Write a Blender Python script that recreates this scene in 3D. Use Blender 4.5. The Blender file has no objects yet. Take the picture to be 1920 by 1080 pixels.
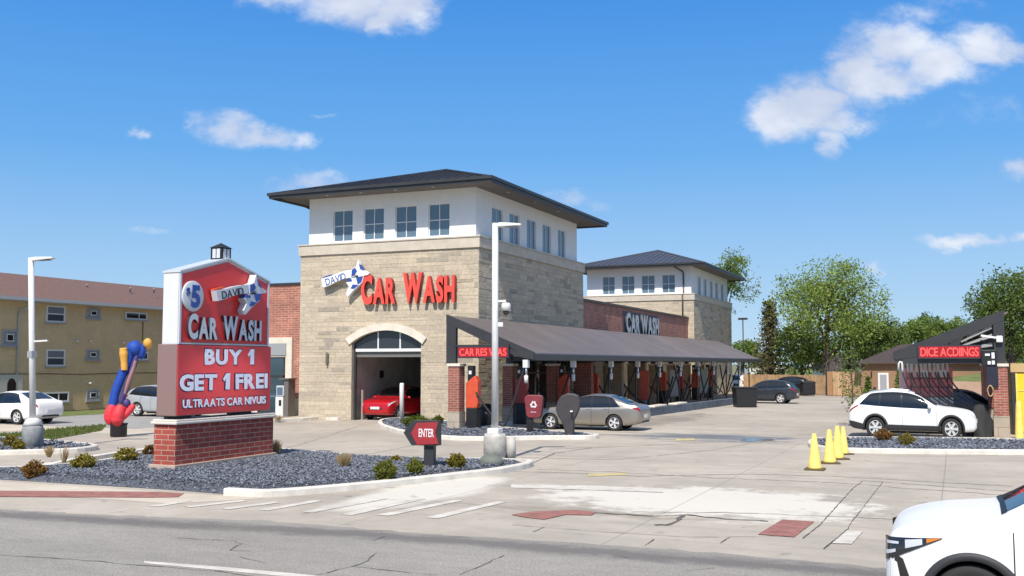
import bpy, bmesh, math, random
import numpy as np
from mathutils import Vector, Matrix, Euler
R = math.radians
scene = bpy.context.scene
col = scene.collection

# ------------------------------------------------------------------ camera
TH = R(23.53)                       # the street grid is turned from the view axis
CAMX, CAMY, CAMH = 19.8435, -41.7493, 2.7
FPX, HZ = 1907.0, 682.2
PITCH = math.atan((HZ - 540) / FPX)
cam_d = bpy.data.cameras.new('camera'); cam = bpy.data.objects.new('camera', cam_d); col.objects.link(cam)
cam_d.sensor_width = 36.0; cam_d.lens = 36.0 * FPX / 1920.0
cam_d.clip_start = 0.1; cam_d.clip_end = 6000
cam.location = (CAMX, CAMY, CAMH); cam.rotation_euler = (R(90) + PITCH, 0, TH)
scene.camera = cam

# ------------------------------------------------------------------ light
SUN_TO = Vector((0.15, -1.0, 1.18)).normalized()
SUN_EL = math.asin(SUN_TO.z); SUN_ROT = math.atan2(SUN_TO.x, SUN_TO.y)
sl = bpy.data.lights.new('sun', 'SUN'); sl.energy = 4.3; sl.angle = R(0.53); sl.color = (1.0, 0.94, 0.85)
so = bpy.data.objects.new('sun', sl); col.objects.link(so)
so.rotation_euler = (-SUN_TO).to_track_quat('-Z', 'Y').to_euler(); so.location = (0, -60, 60)
scene.view_settings.view_transform = 'Standard'; scene.view_settings.look = 'None'
scene.view_settings.exposure = 0.32; scene.view_settings.gamma = 1.0

def nd(nt, t, **kw):
    n = nt.nodes.new(t)
    for k, v in kw.items():
        if k.startswith('i_'):
            key = k[2:]
            n.inputs[int(key) if key.isdigit() else key.replace('_', ' ')].default_value = v
        else: setattr(n, k, v)
    return n
def mth(nt, op, a, b=None, clamp=False):
    n = nt.nodes.new('ShaderNodeMath'); n.operation = op; n.use_clamp = clamp
    for i, q in enumerate((a, b)):
        if q is None: continue
        if isinstance(q, (int, float)): n.inputs[i].default_value = q
        else: nt.links.new(q, n.inputs[i])
    return n.outputs[0]
def mixc(nt, fac, a, b, blend='MIX'):
    n = nt.nodes.new('ShaderNodeMix'); n.data_type = 'RGBA'; n.blend_type = blend; n.clamp_factor = True
    for sock, q in ((n.inputs[0], fac), (n.inputs[6], a), (n.inputs[7], b)):
        if isinstance(q, (int, float)): sock.default_value = q
        elif isinstance(q, tuple): sock.default_value = (q + (1,))[:4]
        else: nt.links.new(q, sock)
    return n.outputs[2]
def ramp(nt, fac, stops):
    n = nt.nodes.new('ShaderNodeValToRGB'); e = n.color_ramp.elements
    while len(e) < len(stops): e.new(0.5)
    for el, (p, c) in zip(e, stops):
        el.position = p; el.color = (c + (1,))[:4] if isinstance(c, tuple) else (c, c, c, 1)
    nt.links.new(fac, n.inputs[0]); return n.outputs[0]
def mapr(nt, v, a, b, c=0.0, d=1.0, smooth=True):
    n = nt.nodes.new('ShaderNodeMapRange'); n.interpolation_type = 'SMOOTHSTEP' if smooth else 'LINEAR'
    nt.links.new(v, n.inputs[0])
    for i, q in zip((1, 2, 3, 4), (a, b, c, d)): n.inputs[i].default_value = q
    return n.outputs[0]

world = bpy.data.worlds.new('World'); scene.world = world; world.use_nodes = True
nt = world.node_tree; nt.nodes.clear()
sky = nd(nt, 'ShaderNodeTexSky', sky_type='NISHITA', sun_disc=False, sun_elevation=SUN_EL, sun_rotation=SUN_ROT,
         altitude=0, air_density=1.0, dust_density=0.15, ozone_density=3.0)
hs = nd(nt, 'ShaderNodeHueSaturation', i_Hue=0.5, i_Saturation=0.60, i_Value=1.55); nt.links.new(sky.outputs[0], hs.inputs['Color'])
tc = nd(nt, 'ShaderNodeTexCoord')
# direction of the sky split into a compass reading and a height reading
def dot(v):
    n = nd(nt, 'ShaderNodeVectorMath', operation='DOT_PRODUCT'); nt.links.new(tc.outputs['Generated'], n.inputs[0]); n.inputs[1].default_value = v
    return n.outputs['Value']
fw = mth(nt, 'MAXIMUM', dot((-math.sin(TH), math.cos(TH), 0)), 0.05)
ca = mth(nt, 'DIVIDE', dot((math.cos(TH), math.sin(TH), 0)), fw)
cb = mth(nt, 'DIVIDE', dot((0, 0, 1)), fw)
cv = nd(nt, 'ShaderNodeCombineXYZ'); nt.links.new(ca, cv.inputs[0]); nt.links.new(mth(nt, 'MULTIPLY', cb, 1.5), cv.inputs[1])
n1 = nd(nt, 'ShaderNodeTexNoise', i_Scale=19.0, i_Detail=9.0, i_Roughness=0.6, i_Distortion=0.35); nt.links.new(cv.outputs[0], n1.inputs['Vector'])
n2 = nd(nt, 'ShaderNodeTexNoise', i_Scale=8.0, i_Detail=4.0, i_Roughness=0.55); nt.links.new(cv.outputs[0], n2.inputs['Vector'])
clouds = [  # compass, height, half-width, half-height, weight: each a lobe of a cumulus
    (-.215, .375, .055, .022, 1.0), (-.160, .366, .062, .030, 1.1), (-.115, .360, .036, .026, 1.15), (-.098, .372, .030, .020, 1.1), (-.128, .345, .022, .016, 1.0),
    (-.286, .236, .036, .018, .78), (-.250, .226, .036, .014, .85), (-.215, .221, .022, .010, .75), (-.312, .243, .018, .012, .6),
    (-.371, .229, .016, .008, .72), (-.197, .183, .030, .014, .80), (-.222, .176, .02, .010, .55), (-.36, .132, .032, .006, .52), (-.188, .246, .014, .004, .5),
    (.055, .164, .030, .012, .68), (.085, .156, .022, .008, .5),
    (.268, .247, .034, .026, 1.2), (.300, .260, .040, .030, 1.2), (.325, .240, .034, .018, 1.0), (.318, .223, .018, .018, .95), (.352, .290, .040, .036, 1.1),
    (.388, .316, .044, .030, 1.05), (.425, .302, .050, .026, 1.1), (.470, .318, .044, .022, 1.0), (.375, .281, .040, .020, 1.0), (.500, .312, .030, .014, .9),
    (.405, .352, .060, .012, .55), (.445, .362, .05, .012, .5), (.46, .245, .07, .03, .42),
    (.440, .1195, .046, .007, .82), (.47, .123, .03, .006, .7), (.359, .096, .014, .007, .62), (.508, .195, .022, .016, .8), (.515, .125, .02, .008, .7)]
w1 = nd(nt, 'ShaderNodeTexNoise', i_Scale=26.0, i_Detail=6.0, i_Roughness=0.62); nt.links.new(cv.outputs[0], w1.inputs['Vector'])
w2 = nd(nt, 'ShaderNodeTexNoise', i_Scale=23.0, i_Detail=6.0, i_Roughness=0.62); w2.noise_dimensions = '4D'; w2.inputs['W'].default_value = 3.7; nt.links.new(cv.outputs[0], w2.inputs['Vector'])
ca = mth(nt, 'ADD', ca, mth(nt, 'MULTIPLY', mth(nt, 'SUBTRACT', w1.outputs[0], 0.5), 0.062)); cb = mth(nt, 'ADD', cb, mth(nt, 'MULTIPLY', mth(nt, 'SUBTRACT', w2.outputs[0], 0.5), 0.040))
tot = None
for a, b, w, h, k in clouds:
    da = mth(nt, 'DIVIDE', mth(nt, 'SUBTRACT', ca, a), w); db = mth(nt, 'DIVIDE', mth(nt, 'SUBTRACT', cb, b), h)
    g = mth(nt, 'MULTIPLY', mth(nt, 'EXPONENT', mth(nt, 'MULTIPLY', mth(nt, 'ADD', mth(nt, 'MULTIPLY', da, da), mth(nt, 'MULTIPLY', db, db)), -0.8)), k)
    tot = g if tot is None else mth(nt, 'MAXIMUM', tot, g)
dens = mth(nt, 'ADD', tot, mth(nt, 'MULTIPLY', mth(nt, 'SUBTRACT', n1.outputs[0], 0.5), 0.9))
dens = mapr(nt, dens, 0.28, 1.05)
# clear deep blue low in the sky, as on a dry spring day
sz = dot((0, 0, 1))
deep = ramp(nt, sz, [(0.0, (3.4, 4.9, 6.3)), (0.05, (2.75, 4.5, 6.4)), (0.20, (0.78, 2.95, 6.35)), (0.36, (0.17, 1.95, 5.9)), (1.0, (0.2, 1.6, 5.0))])
skyb = mixc(nt, mapr(nt, sz, 0.42, 0.66, 0.92, 0.0), hs.outputs[0], deep)
ccol = mixc(nt, mapr(nt, n2.outputs[0], 0.35, 0.65), (4.7, 5.2, 6.4), (6.9, 7.15, 7.7))
skyc = mixc(nt, mth(nt, 'MULTIPLY', dens, 0.93), skyb, ccol)
bg = nd(nt, 'ShaderNodeBackground', i_Strength=0.105); nt.links.new(skyc, bg.inputs[0])
wo = nd(nt, 'ShaderNodeOutputWorld'); nt.links.new(bg.outputs[0], wo.inputs[0])

# ------------------------------------------------------------------ surveying helpers (photo column/row -> place on the ground)
_c, _s = math.cos(PITCH), math.sin(PITCH)
_RU = np.array([math.cos(TH), math.sin(TH)]); _RF = np.array([-math.sin(TH), math.cos(TH)])
def ray(px, py):
    a = (px - 960) / FPX; b = (540 - py) / FPX
    f = _c - b * _s; h = a * _RU + f * _RF
    return Vector((h[0], h[1], _s + b * _c))
CAM = Vector((CAMX, CAMY, CAMH))
def G(px, py, z=0.0):
    r = ray(px, py); return CAM + r * ((z - CAMH) / r.z)
def XP(px, py, x):
    r = ray(px, py); return CAM + r * ((x - CAMX) / r.x)
def YP(px, py, y):
    r = ray(px, py); return CAM + r * ((y - CAMY) / r.y)
def at(px, d, z=0.0):               # a column of the photo at depth d
    h = ((px - 960) / FPX * _RU + _RF) * d
    return Vector((CAMX + h[0], CAMY + h[1], z))
def zat(py, d): return CAMH + (HZ - py) / FPX * d

# ------------------------------------------------------------------ materials
MATS = {}
def mat(name, color, rough=0.6, metal=0.0, spec=0.5, nscale=0.0, namt=0.0, bump=0.0, bscale=None, coat=0.0, island=0.0, emit=0.0, trans=0.0, detail=4.0):
    if name in MATS: return MATS[name]
    m = bpy.data.materials.new(name); m.use_nodes = True; nt = m.node_tree; b = nt.nodes['Principled BSDF']
    b.inputs['Base Color'].default_value = tuple(color) + (1,); b.inputs['Roughness'].default_value = rough
    b.inputs['Metallic'].default_value = metal; b.inputs['Specular IOR Level'].default_value = spec
    b.inputs['Coat Weight'].default_value = coat; b.inputs['Coat Roughness'].default_value = 0.04
    if emit:
        b.inputs['Emission Color'].default_value = tuple(color) + (1,); b.inputs['Emission Strength'].default_value = emit
    c = None
    if nscale or bump:
        geo = nd(nt, 'ShaderNodeNewGeometry')
    if nscale:
        n = nd(nt, 'ShaderNodeTexNoise', i_Scale=nscale, i_Detail=detail, i_Roughness=0.6); nt.links.new(geo.outputs['Position'], n.inputs['Vector'])
        lo = tuple(x * (1 - namt) for x in color); hi = tuple(min(1, x * (1 + namt)) for x in color)
        c = ramp(nt, n.outputs[0], [(0.3, lo), (0.7, hi)])
    if island:
        g2 = nd(nt, 'ShaderNodeNewGeometry'); lo = 1 - island; hi = 1 + island
        k = ramp(nt, g2.outputs['Random Per Island'], [(0.0, lo), (1.0, min(hi, 4))])
        c = mixc(nt, 1.0, c if c is not None else tuple(color), k, 'MULTIPLY')
    if c is not None: nt.links.new(c, b.inputs['Base Color'])
    if bump:
        n = nd(nt, 'ShaderNodeTexNoise', i_Scale=bscale or nscale or 20, i_Detail=6.0, i_Roughness=0.65); nt.links.new(geo.outputs['Position'], n.inputs['Vector'])
        bp = nd(nt, 'ShaderNodeBump', i_Strength=bump, i_Distance=0.02); nt.links.new(n.outputs[0], bp.inputs['Height']); nt.links.new(bp.outputs[0], b.inputs['Normal'])
    if trans:
        tr = nd(nt, 'ShaderNodeBsdfTranslucent'); tr.inputs[0].default_value = (color[0] * 1.5, color[1] * 1.45, color[2] * 0.8, 1)
        if c is not None: nt.links.new(mixc(nt, 1.0, c, (1.35, 1.3, 0.7), 'MULTIPLY'), tr.inputs[0])
        mx = nd(nt, 'ShaderNodeMixShader', i_0=trans); nt.links.new(b.outputs[0], mx.inputs[1]); nt.links.new(tr.outputs[0], mx.inputs[2])
        nt.links.new(mx.outputs[0], nt.nodes['Material Output'].inputs[0])
    MATS[name] = m; return m

def wallvec(nt):                    # u along the wall, v up
    g = nd(nt, 'ShaderNodeNewGeometry'); sp = nd(nt, 'ShaderNodeSeparateXYZ'); nt.links.new(g.outputs['Position'], sp.inputs[0])
    sn = nd(nt, 'ShaderNodeSeparateXYZ'); nt.links.new(g.outputs['Normal'], sn.inputs[0])
    k = mth(nt, 'GREATER_THAN', mth(nt, 'ABSOLUTE', sn.outputs[0]), 0.6)
    u = mth(nt, 'ADD', mth(nt, 'MULTIPLY', sp.outputs[1], k), mth(nt, 'MULTIPLY', sp.outputs[0], mth(nt, 'SUBTRACT', 1.0, k)))
    cm = nd(nt, 'ShaderNodeCombineXYZ'); nt.links.new(u, cm.inputs[0]); nt.links.new(sp.outputs[2], cm.inputs[1])
    return cm.outputs[0], g
def brickmat(name, c1, c2, mortar, bw=0.4, rh=0.11, ms=0.012, var=0.25, dark=None):
    m = bpy.data.materials.new(name); m.use_nodes = True; nt = m.node_tree; b = nt.nodes['Principled BSDF']
    v, g = wallvec(nt)
    br = nd(nt, 'ShaderNodeTexBrick', i_Scale=1.0, i_Mortar_Size=ms, i_Brick_Width=bw, i_Row_Height=rh, i_Bias=-0.1, i_Mortar_Smooth=0.2)
    br.inputs['Color1'].default_value = c1 + (1,); br.inputs['Color2'].default_value = c2 + (1,); br.inputs['Mortar'].default_value = mortar + (1,)
    nt.links.new(v, br.inputs['Vector'])
    n = nd(nt, 'ShaderNodeTexNoise', i_Scale=1.3, i_Detail=6.0, i_Roughness=0.7); nt.links.new(g.outputs['Position'], n.inputs['Vector'])
    c = mixc(nt, 1.0, br.outputs[0], ramp(nt, n.outputs[0], [(0.3, 1 - var), (0.7, 1 + var)]), 'MULTIPLY')
    nt.links.new(c, b.inputs['Base Color']); b.inputs['Roughness'].default_value = 0.85
    bp = nd(nt, 'ShaderNodeBump', i_Strength=0.6, i_Distance=0.012); bp.invert = True
    nt.links.new(br.outputs['Fac'], bp.inputs['Height']); nt.links.new(bp.outputs[0], b.inputs['Normal'])
    MATS[name] = m; return m

# ------------------------------------------------------------------ mesh helpers
class MB:
    def __init__(s): s.v = []; s.f = []; s.m = []; s.sm = []
    def add(s, vs, fs, mi=0, smooth=False):
        o = len(s.v); s.v += [tuple(v) for v in vs]
        for f in fs: s.f.append(tuple(o + i for i in f)); s.m.append(mi); s.sm.append(smooth)
        return s
    def box(s, x0, y0, z0, x1, y1, z1, mi=0, M=None):
        x0, x1 = min(x0, x1), max(x0, x1); y0, y1 = min(y0, y1), max(y0, y1); z0, z1 = min(z0, z1), max(z0, z1)
        vs = [Vector(p) for p in ((x0, y0, z0), (x1, y0, z0), (x1, y1, z0), (x0, y1, z0), (x0, y0, z1), (x1, y0, z1), (x1, y1, z1), (x0, y1, z1))]
        if M is not None: vs = [M @ v for v in vs]
        return s.add(vs, ((0, 3, 2, 1), (4, 5, 6, 7), (0, 1, 5, 4), (1, 2, 6, 5), (2, 3, 7, 6), (3, 0, 4, 7)), mi)
    def cbox(s, c, d, mi=0, M=None):
        return s.box(c[0] - d[0] / 2, c[1] - d[1] / 2, c[2] - d[2] / 2, c[0] + d[0] / 2, c[1] + d[1] / 2, c[2] + d[2] / 2, mi, M)
    def bar(s, p, q, w, h, mi=0, up=(0, 0, 1)):
        p, q = Vector(p), Vector(q); t = (q - p).normalized(); u = Vector(up)
        a = t.cross(u)
        if a.length < 1e-4: a = t.cross(Vector((1, 0, 0)))
        a.normalize(); b = a.cross(t).normalized(); a *= w / 2; b *= h / 2
        vs = [p - a - b, p + a - b, p + a + b, p - a + b, q - a - b, q + a - b, q + a + b, q - a + b]
        return s.add(vs, ((0, 1, 2, 3), (7, 6, 5, 4), (4, 5, 1, 0), (5, 6, 2, 1), (6, 7, 3, 2), (7, 4, 0, 3)), mi)
    def tube(s, pts, r, n=8, mi=0, caps=True):
        pts = [Vector(p) for p in pts]; k = len(pts); rs = r if isinstance(r, (list, tuple)) else [r] * k
        vs = []; a = None
        for i, p in enumerate(pts):
            t = (pts[min(i + 1, k - 1)] - pts[max(i - 1, 0)]).normalized()
            if a is None:
                a = t.cross(Vector((0, 0, 1)))
                if a.length < 1e-3: a = t.cross(Vector((1, 0, 0)))
            a = (a - t * a.dot(t)).normalized(); b = t.cross(a)
            for j in range(n):
                q = 2 * math.pi * j / n; vs.append(p + (a * math.cos(q) + b * math.sin(q)) * rs[i])
        fs = [(i * n + j, i * n + (j + 1) % n, (i + 1) * n + (j + 1) % n, (i + 1) * n + j) for i in range(k - 1) for j in range(n)]
        s.add(vs, fs, mi, True)
        if caps:
            o = len(s.v) - k * n
            s.f.append(tuple(o + j for j in range(n))[::-1]); s.m.append(mi); s.sm.append(False)
            s.f.append(tuple(o + (k - 1) * n + j for j in range(n))); s.m.append(mi); s.sm.append(False)
        return s
    def lathe(s, prof, n=24, c=(0, 0, 0), mi=0, M=None, smooth=True, caps=True):
        vs = []
        for r, z in prof:
            for j in range(n):
                q = 2 * math.pi * j / n; v = Vector((c[0] + r * math.cos(q), c[1] + r * math.sin(q), c[2] + z)); vs.append(M @ v if M is not None else v)
        fs = [(i * n + j, i * n + (j + 1) % n, (i + 1) * n + (j + 1) % n, (i + 1) * n + j) for i in range(len(prof) - 1) for j in range(n)]
        s.add(vs, fs, mi, smooth); o = len(s.v) - len(vs)
        if caps and prof[0][0] > 1e-4: s.f.append(tuple(o + j for j in range(n))[::-1]); s.m.append(mi); s.sm.append(False)
        if caps and prof[-1][0] > 1e-4: s.f.append(tuple(o + (len(prof) - 1) * n + j for j in range(n))); s.m.append(mi); s.sm.append(False)
        return s
    def prism(s, poly, d0, d1, fn, mi=0):   # poly in (a, b); fn(a, b, d) -> xyz
        n = len(poly); vs = [fn(a, b, d0) for a, b in poly] + [fn(a, b, d1) for a, b in poly]
        fs = [tuple(range(n))[::-1], tuple(range(n, 2 * n))] + [(i, (i + 1) % n, n + (i + 1) % n, n + i) for i in range(n)]
        return s.add(vs, fs, mi)
    def ellipsoid(s, c, r, n=12, m=8, mi=0, M=None):
        prof = [(math.sin(math.pi * i / m), -math.cos(math.pi * i / m)) for i in range(m + 1)]
        vs = []
        for a, z in prof:
            for j in range(n):
                q = 2 * math.pi * j / n; v = Vector((a * math.cos(q) * r[0], a * math.sin(q) * r[1], z * r[2]))
                if M is not None: v = M @ v
                vs.append(v + Vector(c))
        fs = [(i * n + j, i * n + (j + 1) % n, (i + 1) * n + (j + 1) % n, (i + 1) * n + j) for i in range(m) for j in range(n)]
        return s.add(vs, fs, mi, True)
    def mesh(s, name, mats):
        me = bpy.data.meshes.new(name); me.from_pydata(s.v, [], s.f)
        for m in (mats if isinstance(mats, (list, tuple)) else [mats]): me.materials.append(MATS[m] if isinstance(m, str) else m)
        if me.polygons:
            me.polygons.foreach_set('material_index', s.m); me.polygons.foreach_set('use_smooth', s.sm)
        me.update(); return me
    def build(s, name, mats, parent=None, bevel=0.0, fix=True, loc=None):
        me = s.mesh(name, mats)
        if fix:
            b = bmesh.new(); b.from_mesh(me); bmesh.ops.recalc_face_normals(b, faces=b.faces); b.to_mesh(me); b.free()
        o = bpy.data.objects.new(name, me); col.objects.link(o)
        if parent is not None: o.parent = parent
        if loc is not None: o.location = loc
        if bevel:
            md = o.modifiers.new('bevel', 'BEVEL'); md.width = bevel; md.segments = 2; md.limit_method = 'ANGLE'; md.angle_limit = R(40)
        return o
def tag(o, label=None, cat=None, group=None, kind=None):
    if label: o['label'] = label
    if cat: o['category'] = cat
    if group: o['group'] = group
    if kind: o['kind'] = kind
    return o
def thing(name, label, cat, loc=(0, 0, 0), rz=0.0, group=None):
    o = bpy.data.objects.new(name, None); o.empty_display_size = 0.2; col.objects.link(o)
    o.location = loc; o.rotation_euler = (0, 0, rz); return tag(o, label, cat, group)
def link(me, name, parent=None, loc=(0, 0, 0), rot=(0, 0, 0), scale=(1, 1, 1)):
    o = bpy.data.objects.new(name, me); col.objects.link(o); o.parent = parent
    o.location = loc; o.rotation_euler = rot; o.scale = scale; return o
def copy_tree(o, parent=None):
    c = o.copy(); col.objects.link(c); c.parent = parent
    for ch in list(o.children): copy_tree(ch, c)
    return c
def struct(o): o['kind'] = 'structure'; return o

def glyph(ch, extr=0.1, off=0.0, shear=0.0):
    if ch == '1':
        o = off * .8; b = MB(); b.prism([(0 - o, .50 - o), (.16, .73 + o), (.33 + o, .73 + o), (.33 + o, 0 - o), (.17 - o, 0 - o), (.17 - o, .50), (.05, .40 - o)], extr, -extr, lambda x, y, d: (x, y, d))
        me = bpy.data.meshes.new('t'); me.from_pydata(b.v, [], b.f); me.update(); return me
    cu = bpy.data.curves.new('t', 'FONT'); cu.body = ch; cu.size = 1.0; cu.extrude = extr; cu.offset = off; cu.shear = shear; cu.resolution_u = 6
    ob = bpy.data.objects.new('t', cu); col.objects.link(ob)
    dg = bpy.context.evaluated_depsgraph_get(); me = bpy.data.meshes.new_from_object(ob.evaluated_get(dg))
    bpy.data.objects.remove(ob); bpy.data.curves.remove(cu); me.materials.clear(); return me
def letters(parent, text, o, width, height, rz, depth, m, small=None, off=0.02, name='letter', each=True, extra=0.06, side=None, tilt=0.0, space=0.28):
    """Lettering that reads along local +x turned by rz; o = lower-left corner."""
    items = []; x = 0.0
    for i, ch in enumerate(text):
        if ch == ' ': x += space; continue
        me = glyph(ch, 0.5, off); co = np.array([v.co[:] for v in me.vertices])
        ref = glyph('H', 0.5, off); rz_ = np.array([v.co[:] for v in ref.vertices]); hcap = rz_[:, 1].max() - rz_[:, 1].min(); base = rz_[:, 1].min()
        bpy.data.meshes.remove(ref)
        k = 1.0 if (small is None or i == 0 or text[i - 1] == ' ') else small
        w = (co[:, 0].max() - co[:, 0].min()) * (0.4 + 0.6 * k)
        items.append((me, co, x, w, k, hcap, base)); x += w + extra
    tot = x - extra; sx = width / tot; objs = []
    ca, sa = math.cos(rz), math.sin(rz); ct, st = math.cos(tilt), math.sin(tilt)
    for me, co, x0, w, k, hcap, base in items:
        mn = co[:, 0].min(); wd = max(co[:, 0].max() - mn, 1e-4)
        lx = x0 * sx + (co[:, 0] - mn) / wd * w * sx; lz = (co[:, 1] - base) / hcap * height * k; ly = -(co[:, 2] + 0.5) * depth
        lx, lz = lx * ct - lz * st, lx * st + lz * ct
        P = np.stack([o[0] + lx * ca - ly * sa, o[1] + lx * sa + ly * ca, o[2] + lz], 1)
        if side:
            me.materials.append(MATS[m]); me.materials.append(MATS[side])
            for pl in me.polygons: pl.material_index = 0 if abs(pl.normal.z) > .7 else 1
        else: me.materials.append(MATS[m])
        me.vertices.foreach_set('co', P.ravel()); me.name = name
        me.update(); objs.append(me)
    if each: return [link(me, name, parent) for me in objs]
    b = bmesh.new()
    for me in objs: b.from_mesh(me); bpy.data.meshes.remove(me)
    me = bpy.data.meshes.new(name); b.to_mesh(me); b.free(); me.materials.append(MATS[m]); return link(me, name, parent)
# ------------------------------------------------------------------ materials used everywhere
mat('stucco', (0.80, 0.80, 0.79), 0.8, nscale=3, namt=0.03, bump=0.15, bscale=60)
mat('limestone', (0.52, 0.46, 0.37), 0.8, nscale=2.2, namt=0.12, bump=0.15, bscale=30)
mat('trim_stone', (0.66, 0.60, 0.50), 0.8, nscale=2.2, namt=0.10, bump=0.15, bscale=30)
mat('mortar', (0.40, 0.35, 0.27), 0.9, nscale=8, namt=0.2)
mat('dark_metal', (0.035, 0.035, 0.037), 0.45, metal=0.0, nscale=1.5, namt=0.15)
mat('roof_metal', (0.050, 0.045, 0.046), 0.38, nscale=0.8, namt=0.2)
mat('roof_seam', (0.16, 0.16, 0.17), 0.30, metal=0.3)
mat('soffit', (0.16, 0.145, 0.13), 0.7)
mat('canopy_roof', (0.158, 0.130, 0.120), 0.55, nscale=0.35, namt=0.16)
mat('glass', (0.035, 0.065, 0.085), 0.04, spec=0.9)
mat('frost_glass', (0.11, 0.17, 0.22), 0.08, spec=0.8)
mat('dark_glass', (0.012, 0.014, 0.016), 0.04, spec=0.8)
mat('car_glass', (0.010, 0.014, 0.019), 0.03, spec=0.7)
mat('white_frame', (0.70, 0.70, 0.70), 0.5)
mat('grey_frame', (0.30, 0.31, 0.32), 0.55)
mat('tunnel', (0.52, 0.53, 0.48), 0.7, nscale=1, namt=0.2)
mat('tunnel_floor', (0.48, 0.45, 0.39), 0.5, nscale=2, namt=0.3)
mat('black', (0.012, 0.012, 0.013), 0.5, nscale=5, namt=0.2)
mat('rubber', (0.022, 0.022, 0.022), 0.8, nscale=10, namt=0.25)
mat('white_paint', (0.74, 0.74, 0.73), 0.4, nscale=3, namt=0.05)
mat('lamp_white', (0.66, 0.66, 0.64), 0.4, nscale=4, namt=0.04)
mat('lamp_concrete', (0.46, 0.44, 0.40), 0.9, nscale=6, namt=0.22, bump=0.3, bscale=40)
mat('grey_concrete', (0.27, 0.28, 0.29), 0.9, nscale=6, namt=0.2, bump=0.3, bscale=40)
mat('kerb', (0.64, 0.60, 0.53), 0.85, nscale=2.5, namt=0.16, bump=0.2, bscale=40)
mat('orange', (0.62, 0.085, 0.035), 0.4, nscale=4, namt=0.12)
mat('vac_red', (0.40, 0.03, 0.03), 0.4, nscale=4, namt=0.12)
mat('chrome', (0.6, 0.6, 0.62), 0.25, metal=0.9)
mat('yellow', (0.80, 0.58, 0.03), 0.55, nscale=3, namt=0.08)
mat('cone_yellow', (0.82, 0.60, 0.14), 0.6, nscale=6, namt=0.14)
mat('tan_wood', (0.42, 0.27, 0.15), 0.85, nscale=3, namt=0.22, island=0.18)
mat('shed_brown', (0.27, 0.155, 0.085), 0.8, nscale=2, namt=0.1)
mat('shed_roof', (0.055, 0.040, 0.038), 0.85, nscale=6, namt=0.3, bump=0.4, bscale=30)
mat('shingle', (0.16, 0.092, 0.075), 0.9, nscale=9, namt=0.3, bump=0.5, bscale=25)
mat('pinkwall', (0.55, 0.37, 0.26), 0.85, nscale=1.0, namt=0.10)
brickmat('red_brick', (0.33, 0.105, 0.070), (0.25, 0.07, 0.048), (0.40, 0.30, 0.25), 0.30, 0.095, 0.010)
brickmat('hall_brick', (0.42, 0.155, 0.105), (0.30, 0.10, 0.07), (0.46, 0.33, 0.26), 0.42, 0.12, 0.014, var=0.3)
brickmat('sign_brick', (0.36, 0.065, 0.045), (0.26, 0.045, 0.034), (0.42, 0.27, 0.20), 0.40, 0.125, 0.012, var=0.22)
brickmat('yellow_brick', (0.63, 0.455, 0.255), (0.58, 0.42, 0.235), (0.52, 0.385, 0.225), 0.30, 0.09, 0.008, var=0.10)
brickmat('pier_stone', (0.42, 0.36, 0.28), (0.37, 0.31, 0.24), (0.25, 0.21, 0.17), 0.8, 0.36, 0.012, var=0.12)

def stonemat():
    m = bpy.data.materials.new('stone'); m.use_nodes = True; nt = m.node_tree; b = nt.nodes['Principled BSDF']
    g = nd(nt, 'ShaderNodeNewGeometry')
    c = ramp(nt, g.outputs['Random Per Island'], [(0.0, (0.58, 0.485, 0.36)), (0.3, (0.51, 0.43, 0.32)), (0.6, (0.46, 0.39, 0.295)), (0.85, (0.55, 0.465, 0.345)), (0.93, (0.39, 0.335, 0.26)), (1.0, (0.34, 0.30, 0.24))])
    n = nd(nt, 'ShaderNodeTexNoise', i_Scale=7.0, i_Detail=8.0, i_Roughness=0.7); nt.links.new(g.outputs['Position'], n.inputs['Vector'])
    c = mixc(nt, 1.0, c, ramp(nt, n.outputs[0], [(0.3, 0.76), (0.7, 1.18)]), 'MULTIPLY')
    n3 = nd(nt, 'ShaderNodeTexNoise', i_Scale=0.55, i_Detail=6.0, i_Roughness=0.7); nt.links.new(g.outputs['Position'], n3.inputs['Vector']); c = mixc(nt, 1.0, c, ramp(nt, n3.outputs[0], [(0.32, (.90, .90, .91)), (0.68, (1.07, 1.06, 1.04))]), 'MULTIPLY'); nt.links.new(c, b.inputs['Base Color'])
    n2 = nd(nt, 'ShaderNodeTexNoise', i_Scale=16.0, i_Detail=8.0, i_Roughness=0.7); nt.links.new(g.outputs['Position'], n2.inputs['Vector'])
    bp = nd(nt, 'ShaderNodeBump', i_Strength=0.75, i_Distance=0.035); nt.links.new(n2.outputs[0], bp.inputs['Height']); nt.links.new(bp.outputs[0], b.inputs['Normal'])
    b.inputs['Roughness'].default_value = 0.9; MATS['stone'] = m
stonemat()

def posnode(nt):
    g = nd(nt, 'ShaderNodeNewGeometry'); sp = nd(nt, 'ShaderNodeSeparateXYZ'); nt.links.new(g.outputs['Position'], sp.inputs[0]); return g.outputs['Position'], sp
def stretched(nt, pos, sx, sy, scale, detail=5, rough=0.6, dist=0.0):
    mp = nd(nt, 'ShaderNodeMapping'); mp.inputs['Scale'].default_value = (sx, sy, 1); nt.links.new(pos, mp.inputs[0])
    n = nd(nt, 'ShaderNodeTexNoise', i_Scale=scale, i_Detail=float(detail), i_Roughness=rough, i_Distortion=dist); nt.links.new(mp.outputs[0], n.inputs['Vector']); return n.outputs[0]
def blob(nt, sp, cx, cy, rx, ry):
    a = mth(nt, 'DIVIDE', mth(nt, 'SUBTRACT', sp.outputs[0], cx), rx); b = mth(nt, 'DIVIDE', mth(nt, 'SUBTRACT', sp.outputs[1], cy), ry)
    return mth(nt, 'SUBTRACT', 1.0, mth(nt, 'SQRT', mth(nt, 'ADD', mth(nt, 'MULTIPLY', a, a), mth(nt, 'MULTIPLY', b, b))))
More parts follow.
